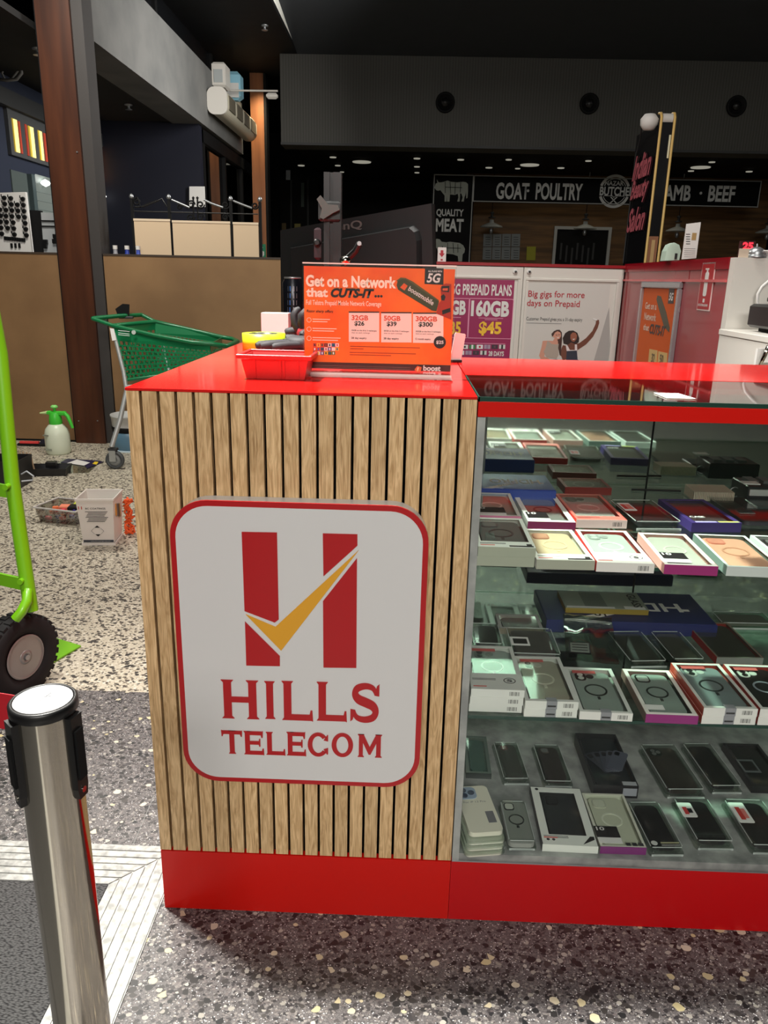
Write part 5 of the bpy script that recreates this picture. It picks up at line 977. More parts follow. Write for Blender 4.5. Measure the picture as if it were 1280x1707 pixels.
# salon totem beyond the partition
TY = 3.62; ft = Fr((0, TY, 0)); TX = atY(1074, 434, TY).x; topz = atY(1100, 192, TY).z; TW = atY(1097, 434, TY).x-TX
t = thing('salon_totem', 'tall black totem with cream edge strips and pink Indian Beauty Salon script', 'sign', (TX, TY, 0))
strip = mat('cream_strip', (214, 178, 104), .4); scr = mat('pink_script', (190, 96, 108), .4)
MB().box(0, TW, .0, .46, .002, topz-.03, mat('totem_black', (12, 12, 16), .25)).build('body', t)
for x in (-.006, TW-.012): MB().tube([(x+.009, -.006, .05), (x+.009, -.006, topz-.01), (x+.009, .01, topz+.012), (x+.009, .05, topz+.018)], .0075, strip, n=8).build('edge_strip', t)
MB().cyl((.012, .02, topz-.015), (TW-.012, .02, topz-.015), .028, mat('white_tube', (214, 210, 204), .4), n=18).build('top_tube', t)
MB().lathe([(0, -.05), (.03, -.045), (.048, -.02), (.05, .01), (.03, .035), (0, .04)], whitep, n=18, c=(-.045, .06, topz-.02)).build('lamp_head', t)
MB().tube([(-.08, .08, topz-.03), (-.02, .30, topz-.07), (-.006, .42, topz-.15), (-.006, .44, 1.3)], .004, dgrey, n=6).build('lamp_wire', t)
MB().box(.012, TW*.8, -.004, 0, 1.20, 1.44, cm((150, 100, 70))).build('picture', t); MB().box(TW*.35, TW*.6, -.006, -.004, 1.22, 1.42, cm((196, 160, 110))).build('picture_print', t)
MB().box(TW*.72, TW*.84, -.004, -.0, topz-.22, topz-.10, mat('pale_sliver', (230, 226, 190), .4)).build('front_sliver', t)  # short pale strip near the top of the totem front
ML = Matrix.Rotation(R(-90), 4, 'Z')    # left face, reading towards the viewer
for i, (s_, z_) in enumerate((('Indian', topz-.30), ('Beauty', topz-.44), ('Salon', topz-.60))):
    text(t, s_, -.42, -.05, z_, z_+.14, scr, y=-.012, bold=.03, shear=.45, M=ML, name='script_lettering')
    text(t, s_, -.415, -.045, z_-.004, z_+.136, mat('script_shadow', (70, 34, 42), .4), y=-.004, bold=.05, shear=.45, M=ML, name='shadow_lettering')  # dark offset copy paints the shadow behind the script

# ================================================================== MONITOR, STAND AND THINGS ON THE RED TOP
MYW = 1.45; frm = Fr((.25, MYW, 0), R(-24))
t = thing('computer_monitor', 'large black monitor seen from behind, tilted on its arm above the counter', 'monitor', (.25, MYW, 0), R(-24))
P = [(x, max(z, 1.012)) for x, z in frm.poly([(467, 384), (719, 339), (723, 500), (469, 556)])]; mc = (sum(p[0] for p in P)/4, sum(p[1] for p in P)/4)
mb_ = mat('monitor_plastic', (28, 29, 30), .45)
MB().prism(P, .0, .022, mb_).build('rear_shell', t)
MB().prism([(mc[0]+(x-mc[0])*1.0, mc[1]+(z-mc[1])*1.0) for x, z in P], .0225, .030, black).build('bezel', t)
Q = frm.poly([(484, 413), (560, 399), (690, 376), (699, 384), (703, 400), (704, 492), (486, 540)])
c_ = (sum(p[0] for p in Q)/len(Q), sum(p[1] for p in Q)/len(Q)); g = MB(); n = len(Q)
vs = [(x, -.0005, z) for x, z in Q]+[(c_[0]+(x-c_[0])*.95, -.022, c_[1]+(z-c_[1])*.92) for x, z in Q]
ar = sum(Q[i][0]*Q[(i+1) % n][1]-Q[(i+1) % n][0]*Q[i][1] for i in range(n)); F = [[i, i+n, (i+1) % n+n, (i+1) % n] for i in range(n)]+[list(range(n, 2*n))]
if ar > 0: F = [f_[::-1] for f_ in F[:-1]]+[F[-1]]
g.add(vs, F, mb_); g.build('rear_bulge', t)
a = frm.px(562, 389); b = frm.px(604, 373); 
lm = text(t, 'BenQ', 0, .125, 0, .030, mat('embossed_grey', (92, 88, 86), .4), y=-.002, bold=.02); lm.location = (frm.px(548, 392)[0], 0, frm.px(560, 388)[1]); lm.rotation_euler = (0, R(-4), 0)
t = thing('monitor_stand', 'black extruded pole with a knob clamp and levers in front of the monitor', 'stand', (0, 1.08, 1.0)); fst = Fr((0, 1.08, 1.0)); a = fst.px(538, 292); b = fst.px(565, 292); zt = fst.px(551, 288)[1]; xm = (a[0]+b[0])/2+.006; hw = .024
alb = mat('anodised_black', (34, 33, 34), .35, .3)
g = MB()
for (u0, u1, y0) in ((-hw, -.008, -.016), (.002, hw, -.016), (-.008, .002, -.008)): g.box(xm+u0, xm+u1, y0, .018, .012, zt, alb)
g.build('pole', t); MB().box(xm-.07, xm+.07, -.06, .07, 0, .012, black, bev=.004).build('base_plate', t)
k0 = fst.px(549, 348); 
ks = [(-.030, .020), (-.020, .030), (0, .008), (.028, .006), (.032, -.006), (.014, -.014), (-.012, -.030), (-.022, -.026), (-.016, -.004)]
MB().prism([(k0[0]+x, k0[1]+z) for x, z in ks], -.046, -.026, mat('knob_rubber', (66, 68, 64), .45)).build('knob', t); MB().box(k0[0]-.028, k0[0]+.032, -.026, .022, k0[1]-.034, k0[1]+.018, black, bev=.005).build('clamp', t)
c_ = fst.px(530, 405); MB().box(c_[0]-.010, c_[0]+.010, -.01, .012, c_[1]-.045, c_[1]+.04, mat('maroon_black', (44, 20, 28), .3), bev=.006).build('side_lever', t); MB().lathe([(.010, 0), (.010, .012), (.006, .016)], alb, n=14, M=Matrix.Translation((c_[0], -.011, c_[1])) @ Matrix.Rotation(R(90), 4, 'X')).build('lever_bolt', t)
c_ = fst.px(592, 418); d_ = fst.px(599, 406); e_ = fst.px(576, 434); MB().tube([(e_[0], .012, e_[1]), (c_[0], .008, c_[1]), (d_[0], .004, d_[1])], [.010, .009, .009], black).build('handle_lever', t); MB().cyl((d_[0], -.008, d_[1]), (d_[0], .004, d_[1]), .006, galv).build('lever_bolt', t)
MB().lathe([(.0, -.014), (.014, -.008), (.017, 0), (.012, .010), (0, .013)], steel, c=(e_[0], -.012, e_[1]), n=14).build('chrome_knob', t)
g = MB(); g.cyl((xm+hw+.001, .004, e_[1]), (e_[0], .008, e_[1]), .009, black); g.build('arm', t)
# acrylic sign holder
OY = .213; fo = Fr((0, OY, 0)); pz = lambda X, Y: (490+X/4.571, 430+Y/4.571)
t = thing('prepaid_sign', 'orange 5G prepaid sign in a clear acrylic stand on the red counter top', 'sign', (0, OY, 0))
a = fo.px(498, 439); b = fo.px(756, 446); c = fo.px(507, 628); d = fo.px(751, 631)
x0, x1, z0, z1 = c[0]+.001, d[0]-.001, 1.0125, a[1]
acr = glass('acrylic', (252, 253, 252), 1, .015)
MB().box(x0-.002, x1+.002, -.004, -.002, 1.0, z1, acr).build('acrylic_front', t); MB().box(x0-.002, x1+.002, .0012, .003, 1.003, z1, acr).build('acrylic_back', t); MB().box(x0-.002, x1+.002, -.05, .06, 1.0, 1.0025, acr).build('acrylic_foot', t)
MB().box(x0-.002, x1+.002, -.0045, .0035, z1, z1+.0022, cm((236, 226, 214))).build('top_edge', t); MB().box(x0-.002, x1+.002, -.0055, -.0045, 1.002, 1.0065, cm((240, 214, 206))).build('bottom_edge', t)
zb = fo.px(600, 605)[1]
MB().box(x0, x1, -.0008, .0008, zb, z1-.004, noise_col('orange_poster', (236, 84, 16), (250, 120, 34), ns=9, rough=.35)).build('sheet', t); MB().box(x0, x1, -.0008, .0008, z0, zb-.0001, mat('brown_black_print', (42, 26, 28), .35)).build('footer_panel', t)
YP = -.0014
def to(X0, Y0, X1, Y1, s, m, **k): p = pz(X0, Y0); q = pz(X1, Y1); return text_px(fo, t, s, p[0], p[1], q[0], q[1], m, y=YP-.0006, **k)
def po(name, pts, m, y=YP): g = MB(); g.prism([fo.px(*pz(X, Y)) for X, Y in pts], y, y+.0005, m); return g.build(name, t)
cream_t = cm((255, 232, 212)); to(90, 143, 780, 218, 'Get on a Network', cream_t, bold=.038); to(92, 230, 258, 296, 'that', cream_t, bold=.038); to(280, 236, 612, 300, 'CUTS-IT', ink, bold=.05, shear=.28)
for k in range(3): u, z = fo.px(*pz(622+k*22, 292)); MB().prism(circ(u, z, .0022, n=12), YP, YP+.0005, ink).build('dot', t)
to(92, 332, 665, 368, 'Full Telstra Prepaid Mobile Network Coverage', cream_t, bold=.01); to(95, 398, 298, 420, 'Razor sharp offers', ink, bold=.012, shear=.2)
po('badge_panel', [(998, 72), (1140, 80), (1138, 205), (994, 198)], ink); to(1010, 118, 1120, 188, '5G', whitep, bold=.03, shear=.2, name='lettering'); 
to(1022, 96, 1128, 108, 'ALL PLANS WITH', whitep, bold=.02)
# chainsaw
po('saw_blade', [(782, 210), (790, 175), (815, 158), (850, 160), (905, 185), (1105, 330), (1085, 405), (1050, 400), (830, 265), (792, 240)], mat('blade_green', (58, 66, 34), .4), YP-.0002)
po('saw_edge', [(790, 180), (818, 162), (852, 163), (1100, 330), (1104, 322), (905, 180), (850, 153), (812, 150), (782, 172)], cm((96, 84, 40)), YP-.0004)
po('saw_body', [(1115, 230), (1130, 205), (1160, 195), (1198, 200), (1198, 470), (1150, 450), (1085, 425), (1100, 350), (1125, 320)], mat('saw_red', (176, 44, 26), .35), YP-.0004)
po('saw_detail', [(1122, 215), (1185, 212), (1180, 262), (1125, 255)], ink, YP-.0006); po('saw_detail', [(1118, 290), (1140, 275), (1155, 295), (1145, 325), (1122, 322)], ink, YP-.0006); po('saw_detail', [(1128, 400), (1190, 380), (1192, 410), (1130, 432)], ink, YP-.0006)
po('saw_detail', [(1132, 232), (1172, 230), (1170, 250), (1132, 248)], cm((214, 90, 50)), YP-.0008); po('brand_mark', [(808, 225), (838, 192), (866, 212), (842, 248)], cm((226, 96, 40)), YP-.0006)
bm = text(t, 'boostmobile', 0, .0505, 0, .0085, whitep, y=0, bold=.018); p = fo.px(*pz(866, 246)); bm.location = (p[0], YP-.0006, p[1]); bm.rotation_euler = (0, R(29.5), 0)
tp_ = cm((246, 226, 216))
for k, (X, gb, pr) in enumerate(((418, '32GB', '$26'), (664, '50GB', '$39'), (906, '300GB', '$300'))):
    W_ = 232; Y = 408+k*4; po('price_tile', [(X, Y), (X+W_, Y+1), (X+W_, Y+232), (X, Y+230)], tp_); po('tile_header', [(X, Y), (X+W_, Y+1), (X+W_, Y+10), (X, Y+9)], mat('brown_black_print'), YP-.0003)
    kw = dict(bold=.02); 
    def to2(X0, Y0, X1, Y1, s, m, **q): p = pz(X0, Y0); r = pz(X1, Y1); return text_px(fo, t, s, p[0], p[1], r[0], r[1], m, y=YP-.0004, **q)
    to2(X+20, Y+30, X+(148 if k < 2 else 186), Y+66, gb, cm((222, 84, 50)), bold=.03); to2(X+42, Y+74, X+(118 if k < 2 else 152), Y+112, pr, ink, bold=.03)
    to2(X+20, Y+142, X+212, Y+152, '%s on the first 3 recharges' % gb, ink, bold=.012); to2(X+20, Y+160, X+160, Y+168, 'then on each recharge', dgrey, bold=.005); to2(X+18, Y+196, X+135, Y+212, '12 month expiry' if k == 2 else '28 day expiry', ink, bold=.02)
u, z = fo.px(*pz(1110, 642)); MB().prism(circ(u, z, .0108, n=24), YP-.0008, YP-.0003, ink).build('price_roundel', t)
p = pz(1082, 630); q = pz(1140, 658); text_px(fo, t, '$25', p[0], p[1], q[0], q[1], whitep, y=YP-.001, bold=.03)
for k in range(3):
    u, z = fo.px(*pz(115, 472+k*70)); o = circ(u, z, .0042, n=18); i_ = circ(u, z, .0034, n=18); MB().prism(o+[o[0], i_[0]]+i_[::-1], YP, YP+.0005, cream_t).build('bullet_ring', t)
    for r in range(2): a_ = fo.px(*pz(142, 466+k*70+r*18)); b_ = fo.px(*pz((275, 325, 355)[k]-r*20, 466+k*70+r*18)); MB().box(a_[0], b_[0], YP, YP+.0005, a_[1]-.0006, a_[1]+.0007, cream_t).build('fine_print', t)
fcs = [(30, 110, 60), (232, 232, 232), (206, 40, 50), (60, 60, 140), (240, 200, 60), (40, 36, 40), (240, 240, 236), (190, 60, 60), (40, 90, 170)]
random.seed(9)
for r in range(3):
    for c in range(7 if r < 2 else 6):
        a_ = fo.px(*pz(146+c*28.5, 650+r*31)); b_ = fo.px(*pz(171+c*28.5, 676+r*31)); g = MB(); c1, c2 = random.sample(fcs, 2); g.box(a_[0], b_[0], YP, YP+.0005, b_[1], a_[1], cm(c1)); g.box(a_[0]+(b_[0]-a_[0])*.3, b_[0]-(b_[0]-a_[0])*.3, YP-.0002, YP, b_[1]+.001, a_[1]-.001, cm(c2)); g.build('flag', t)
for (X0, X1, Y) in ((428, 960, 672), (428, 530, 690), (424, 930, 718), (424, 740, 736)):
    a_ = fo.px(*pz(X0, Y)); b_ = fo.px(*pz(X1, Y+3)); MB().box(a_[0], b_[0], YP, YP+.0005, a_[1]-.0007, a_[1]+.0005, cm((150, 50, 20))).build('fine_print', t)
for k in range(5):
    a_ = fo.px(*pz(105, 816+k*15)); b_ = fo.px(*pz((885, 885, 885, 820, 700)[k], 816+k*15)); MB().box(a_[0], b_[0], YP, YP+.0005, a_[1]-.0003, a_[1]+.0003, cm((120, 100, 90))).build('fine_print', t)
po('brand_mark', [(918, 850), (940, 822), (972, 832), (966, 862), (940, 872)], cm((232, 100, 44))); po('brand_mark', [(940, 835), (952, 832), (946, 858), (936, 860)], cm((255, 200, 150)), YP-.0003)
to(984, 822, 1118, 860, 'boost', whitep, bold=.035); to(984, 866, 1074, 884, 'mobile', whitep, bold=.01)
# red parts bin
t = thing('parts_bin', 'small empty red plastic bin on the front left of the red counter top', 'bin', (.158, .140, 1.0005), R(-1))
rb = mat('red_bin_plastic', (186, 30, 28), .35)
def tray(g, w0, l0, w1, l1, h, th, m, ox=0, oy=0, z=0):
    def rg(w, l, zz, i=0): return [(ox-w/2+i, oy-l/2+i, zz), (ox+w/2-i, oy-l/2+i, zz), (ox+w/2-i, oy+l/2-i, zz), (ox-w/2+i, oy+l/2-i, zz)]
    V = rg(w0, l0, z)+rg(w1, l1, z+h)+rg(w1, l1, z+h, th)+rg(w0, l0, z+th, th); F = [[3, 2, 1, 0], [12, 13, 14, 15]]
    for i in range(4): j = (i+1) % 4; F += [[i, j, 4+j, 4+i], [4+i, 4+j, 8+j, 8+i], [8+i, 8+j, 12+j, 12+i]]
    g.add(V, F, m); return g
t.location = (.211, .178, 1.0005)
g = MB(); tray(g, .100, .078, .116, .094, .038, .0025, rb); g.build('tray', t)
g = MB(); w, l = .060, .049
g.box(-w-.004, w+.004, -l-.004, -l+.001, .034, .042, rb, bev=.001); g.box(-w-.004, w+.004, l-.001, l+.004, .034, .042, rb, bev=.001); g.box(-w-.004, -w+.002, -l+.001, l-.001, .034, .042, rb, bev=.001); g.box(w-.002, w+.004, -l+.001, l-.001, .034, .042, rb, bev=.001); g.build('rim', t)
g = MB()
for x in (-.034, .010, .016, .040): g.add([(x-.0015, -.0388, .001), (x+.0015, -.0388, .001), (x+.0018, -.0478, .034), (x-.0018, -.0478, .034), (x-.0015, -.0405, .001), (x+.0015, -.0405, .001), (x+.0018, -.0492, .034), (x-.0018, -.0492, .034)], [[4, 5, 6, 7], [0, 4, 7, 3], [5, 1, 2, 6]], rb)
g.build('rib', t)
# tape roll
p = atZ(434, 584, 1.0); t = thing('tape_roll', 'fluorescent yellow roll of tape lying flat behind the red bin', 'tape', (p.x, p.y+.05, 1.0005))
MB().lathe([(.036, 0), (.052, 0), (.052, .036), (.036, .036), (.036, .0)], mat('fluoro_tape', (206, 226, 40), .35), n=40).build('tape', t); MB().lathe([(.0335, .0), (.0355, 0), (.0355, .036), (.0335, .036), (.0335, 0)], cm((60, 60, 50)), n=32).build('core', t)
# gloves
def chain(g, pts, rad, m, n=8): g.tube(pts, rad, m, n=n)
gd = mat('grey_nitrile', (46, 44, 48), .6); gr = mat('red_knit', (150, 30, 36), .8)
def glove(label, loc, rz, fingers, gp_=None):
    t = thing('work_glove', label, 'glove', loc, rz)
    g = MB(); g.lathe([(.0, -.5), (.30, -.47), (.46, -.3), (.5, 0), (.46, .3), (.30, .47), (0, .5)], gp_ or gd, n=18, M=Matrix.Translation((0, 0, .017)) @ Matrix.Diagonal((.082, .090, .034, 1))); g.build('palm', t)
    for pts, r in fingers: MB().tube(pts, [r, r*1.02, r*.98, r*.9, r*.55], gd, n=10).build('finger', t)
    g = MB(); g.tube([(.0, .02, .018), (.004, .055, .020), (.008, .095, .026)], [.024, .026, .030], gr, n=14); g.build('cuff', t)
    return t
p = atZ(452, 588, 1.0)
glove('grey palmed glove with red cuff lying behind the red bin', (p.x+.062, p.y+.075, 1.001), R(-62), [([(-.03, -.02, .014), (-.036, -.05, .013), (-.038, -.075, .012), (-.037, -.092, .011), (-.036, -.10, .010)], .0105), ([(-.010, -.03, .014), (-.012, -.058, .014), (-.014, -.086, .013), (-.015, -.102, .012), (-.015, -.11, .011)], .011), ([(.010, -.03, .014), (.011, -.058, .016), (.010, -.084, .014), (.008, -.1, .012), (.008, -.106, .011)], .011), ([(.028, -.02, .014), (.031, -.045, .014), (.033, -.065, .013), (.033, -.08, .012), (.033, -.086, .011)], .010), ([(-.03, .01, .018), (-.048, -.008, .022), (-.058, -.025, .022), (-.062, -.038, .02), (-.063, -.044, .018)], .012)])
glove('second grey and red glove heaped upright on the first, beside the drink can', (p.x+.078, p.y+.165, 1.018), R(-20), [([(-.03, -.01, .020), (-.040, -.02, .040), (-.043, -.02, .060), (-.036, -.015, .072), (-.032, -.01, .076)], .0105), ([(-.012, -.015, .024), (-.016, -.03, .044), (-.012, -.036, .060), (-.004, -.03, .070), (0, -.025, .072)], .011), ([(.010, -.02, .02), (.016, -.045, .026), (.014, -.065, .022), (.01, -.078, .018), (.01, -.082, .016)], .0105), ([(.028, -.01, .016), (.038, -.03, .018), (.042, -.05, .014), (.042, -.062, .012), (.042, -.066, .01)], .0095), ([(-.03, .02, .018), (-.052, .012, .020), (-.066, .004, .018), (-.074, -.002, .016), (-.077, -.004, .015)], .011)], gr)
# drink can, white box, small card stand
p = atZ(486, 553, 1.0); t = thing('drink_can', 'tall black energy drink can with a blue streak behind the orange sign', 'can', (p.x+.006, p.y, 1.0005))
MB().lathe([(.024, 0), (.031, .008), (.033, .014), (.033, .150), (.026, .162), (.026, .166), (.024, .166), (.024, .163), (0, .163)], mat('can_black', (18, 20, 26), .25, .4), n=32).build('can_body', t)
MB().lathe([(.0264, .1625), (.0275, .165), (.0264, .1675)], galv, n=28).build('rim', t)
for k, a in enumerate((-98, -78, -110, -62)):
    g = MB(); rr = .0333
    for j in range(6): z = .02+j*.021; aa = R(a+((j*37) % 9)-4); g.add([(rr*math.cos(aa-.03), rr*math.sin(aa-.03), z), (rr*math.cos(aa+.03), rr*math.sin(aa+.03), z), (rr*math.cos(aa+.03), rr*math.sin(aa+.03), z+.015), (rr*math.cos(aa-.03), rr*math.sin(aa-.03), z+.015)], [[0, 1, 2, 3]], cm(((60, 120, 200), (150, 160, 170), (60, 70, 80), (90, 96, 100))[k]))
    g.build('can_print', t)
p = atZ(436, 566, 1.0); q = atZ(470, 567, 1.0); t = thing('white_box', 'small white box at the far left edge of the red counter top', 'box', (p.x, p.y, 1.0005)); MB().box(0, .075, 0, .05, 0, .072, whitep, bev=.001).build('carton', t); MB().box(-.0005, .0, .0, .05, 0.001, .071, cm((196, 60, 60))).build('side_strip', t)
p = atZ(757, 604, 1.0); t = thing('card_stand', 'small white card in a black foot at the right of the orange sign', 'card', (p.x, p.y, 1.0005), R(10)); MB().box(-.012, .016, -.006, .008, 0, .005, black, bev=.001).build('foot', t)
MB().prism(rrect(-.010, .014, .004, .062, .003), -.001, .001, whitep, M=Matrix.Rotation(R(8), 4, 'Y')).build('sheet', t)
t = thing('receipt_paper', 'small white paper slip lying on the glass case top', 'paper', tuple(atZ(1112, 664, 1.0005)), R(5)); MB().flat([(0, 0), (.045, -.002), (.042, .055), (.002, .058)], 0, .0006, whitep).build('sheet', t)

# ================================================================== STANCHION POST
t = thing('barrier_post', 'polished steel barrier post with black cap and white top disc in the left foreground', 'post', (.064, -.483, 0)); PH = .743; RR = .0315
MB().cyl((0, 0, .012), (0, 0, PH-.012), RR, steel, n=48).build('tube', t)
MB().lathe([(.0, .0), (.15, 0), (.15, .006), (.05, .012), (0, .012)], blackm, n=40).build('base_disc', t)
MB().lathe([(RR+.0005, PH-.013), (RR+.0028, PH-.011), (RR+.0028, PH-.002), (RR+.001, PH), (RR-.002, PH), (RR-.002, PH-.003), (0, PH-.003)], black, n=48).build('cap', t)
MB().lathe([(0, PH-.0028), (RR-.0022, PH-.0028), (RR-.0022, PH-.0004), (0, PH-.0004)], noise_col('scuffed_white', (160, 160, 164), (206, 206, 206), ns=60, rough=.5), n=40).build('top_disc', t)
g = MB(); g.prism([(0, 0), (.0012, 0), (.0055, .017), (.0045, .018)], 0, .0004, dgrey, M=Matrix.Translation((-.002, -.004, PH-.0004)) @ Matrix.Rotation(R(-90), 4, 'X')); g.prism([(0, 0), (.010, .003), (.012, .0022), (.001, -.0008)], 0, .0004, dgrey, M=Matrix.Translation((-.004, .004, PH-.0004)) @ Matrix.Rotation(R(-90), 4, 'X')); g.build('scratch', t)
for a in (-133, -12, 110):
    M = Matrix.Rotation(R(a+90), 4, 'Z') @ Matrix.Translation((0, -RR, 0)); g = MB()
    g.prism([(-.009, PH-.014), (.009, PH-.014), (.0085, PH-.10), (.0065, PH-.112), (-.0065, PH-.112), (-.0085, PH-.10)], -.006, .004, black, M=M); g.prism([(-.006, PH-.03), (.006, PH-.03), (.006, PH-.088), (-.006, PH-.088)], -.0085, -.006, blackm, M=M); c = g.build('belt_clip', t)
    MB().cyl(M @ Vector((0, -.007, PH-.103)), M @ Vector((0, -.0055, PH-.103)), .0035, steel, n=12).build('screw', c)
p2 = t.copy(); col.objects.link(p2); p2.location = (-1.15, -.14, .0045); p2['label'] = 'second steel barrier post, outside the left edge of the photo, holding the belt end'
for ch in list(t.children):
    c = ch.copy(); col.objects.link(c); c.parent = p2
    for g_ in ch.children: d_ = g_.copy(); col.objects.link(d_); d_.parent = c
for o in (t, p2): o['group'] = 'steel barrier posts'
zb_ = atY(18, 1236, -.46).z; zt_ = zb_+.046
t = thing('barrier_belt', 'red barrier belt running back to the left from the steel post', 'belt', (0, 0, 0)); A_ = Vector((.040, -.447, 0)); B_ = Vector((-1.118, -.150, 0)); g = MB(); vs = []
for k in range(13):
    p = A_.lerp(B_, k/12); sg = .012*math.sin(math.pi*k/12); n_ = Vector((.55, .83, 0))*.0006; vs += [(p.x-n_.x, p.y-n_.y, zb_-sg), (p.x+n_.x, p.y+n_.y, zb_-sg), (p.x+n_.x, p.y+n_.y, zt_-sg), (p.x-n_.x, p.y-n_.y, zt_-sg)]
g.add(vs, [[k*4+a, (k+1)*4+a, (k+1)*4+(a+1) % 4, k*4+(a+1) % 4] for k in range(12) for a in range(4)], mat('red_webbing', (170, 14, 30), .7)); g.build('webbing', t)

# ================================================================== HAND TRUCK
def D(px_, py_, d): return CAM+ray(px_, py_)*d
t = thing('hand_truck', 'lime green hand truck with a black pneumatic wheel on the left', 'hand truck', (0, 0, 0))
wc = D(31, 1092, 2.175); WR = wc.z-.002; AX = Vector((.932, -.363, 0))
P = [D(-36, 400, 1.98), D(0, 590, 2.03), D(20, 800, 2.09), D(52, 1018, 2.15)]
left_ = -AX*.36
g = MB(); g.tube(P, .0195, lime, n=14); g.build('upright', t)
g = MB(); g.tube([p+left_ for p in P], .0195, lime, n=14); g.build('upright', t)
ang_ = math.atan2(AX.y, AX.x)
for (x, y, d) in ((20, 820, 2.09), (44, 975, 2.14)): p = D(x, y, d); g = MB(); g.box(-.36, .0, -.004, .004, -.018, .018, lime, M=Matrix.Translation(p) @ Matrix.Rotation(ang_, 4, 'Z')); g.build('cross_bar', t); MB().cyl(p+Vector((-.002, -.03, .02)), p+Vector((-.002, .0, .02)), .008, lime, n=10).build('bolt', t)
g = MB(); g.tube([D(46, 985, 2.13), D(45, 1002, 2.11), D(36, 1020, 2.10), D(26, 1032, 2.10)], .014, lime, n=8); g.build('axle_bracket', t)
n1 = atZ(74, 1112, .006); n2 = atZ(135, 1076, .006); n3 = atZ(82, 1060, .006); n4 = n3+left_*.8; n5 = n1+left_*.8
g = MB(); g.flat([(n5.x, n5.y), (n1.x, n1.y), (n2.x, n2.y), (n3.x, n3.y), (n4.x, n4.y)], .001, .006, lime); g.build('nose_plate', t)
MW = Matrix.Translation(wc) @ Matrix.Rotation(ang_, 4, 'Z') @ Matrix.Rotation(R(90), 4, 'Y')
def wheel(MW, t, r):
    k = r/.12
    prof = [(.062*k, -.024*k), (.085*k, -.031*k), (.106*k, -.030*k), (.115*k, -.022*k), (.1165*k, 0), (.115*k, .022*k), (.106*k, .030*k), (.085*k, .031*k), (.062*k, .024*k), (.060*k, 0), (.062*k, -.026*k)]
    MB().lathe(prof, rubber, n=44, M=MW).build('tyre', t)
    g = MB(); n = 30
    for i in range(n):
        for s_ in (-1, 1): g.box(.1105*k, .1185*k, -.0085*k, .0065*k, s_*.003*k if s_ > 0 else -.026*k, s_*.026*k if s_ > 0 else -.003*k, rubber, M=MW @ Matrix.Rotation(2*math.pi*(i+.25*s_)/n, 4, 'Z'))
    o = g.build('tread_lug', t); o['kind'] = 'stuff'
    rim = mat('rim_grey', (150, 150, 146), .4, .5)
    MB().lathe([(.063*k, .027*k), (.058*k, .030*k), (.052*k, .014*k), (.038*k, .008*k), (.022*k, .012*k), (.020*k, .028*k), (.008*k, .030*k), (.008*k, -.03*k), (.02*k, -.03*k), (.052*k, -.014*k), (.058*k, -.030*k), (.063*k, -.027*k)], rim, n=36, M=MW).build('rim', t)
    for a in range(4): MB().cyl(MW @ Vector((.045*k*math.cos(a*math.pi/2+.5), .045*k*math.sin(a*math.pi/2+.5), .010*k)), MW @ Vector((.045*k*math.cos(a*math.pi/2+.5), .045*k*math.sin(a*math.pi/2+.5), .016*k)), .005*k, galv, n=8).build('rim_bolt', t)
    MB().cyl(MW @ Vector((0, 0, -.034*k)), MW @ Vector((0, 0, .034*k)), .0075*k, galv, n=12).build('axle', t)
wheel(MW, t, WR)
wheel(Matrix.Translation(left_*1.15) @ MW, t, WR)

# ================================================================== SHOPPING TROLLEY
t = thing('shopping_trolley', 'green plastic shopping trolley with pale metal legs behind the counter', 'trolley', (0, 0, 0))
D = lambda x, y, d: CAM+ray(x, y)*(d*1.085)
gp = mat('green_plastic', (14, 112, 66), .35, coat=.3)
A0 = D(155, 531, 4.45); A1 = D(238, 526, 4.67); B0 = D(385, 580, 4.45); B1 = D(392, 566, 4.67); C0 = D(192, 546, 4.42); C1 = D(262, 537, 4.70)
zc = .905
def at_z(px_, py_, z): return atZ(px_, py_, z)
zt0, zt1 = .925, .80
hl = D(154, 531, 4.42); hr = D(236, 525, 4.72)
nl = D(188, 543, 4.40); nr = D(258, 536, 4.71)
fl_ = D(350, 573, 4.30); fr_ = D(370, 562, 4.67); tip = D(396, 569, 4.52)
# basket rim
rimP = [nl, D(260, 560, 4.35), D(320, 571, 4.31), fl_, D(378, 577, 4.36), tip, D(388, 565, 4.68), fr_, D(310, 548, 4.70), nr]
g = MB(); g.tube(rimP+[nl], .014, gp, n=10); g.build('basket_rim', t)
g = MB(); g.tube([nl, hl], .013, gp); g.tube([nr, hr], .013, gp); g.tube([nl, nr], .012, gp); g.build('handle_arm', t); MB().tube([hl, (hl+hr)/2+Vector((0, 0, .004)), hr], .014, gp, n=10).build('handle_bar', t)
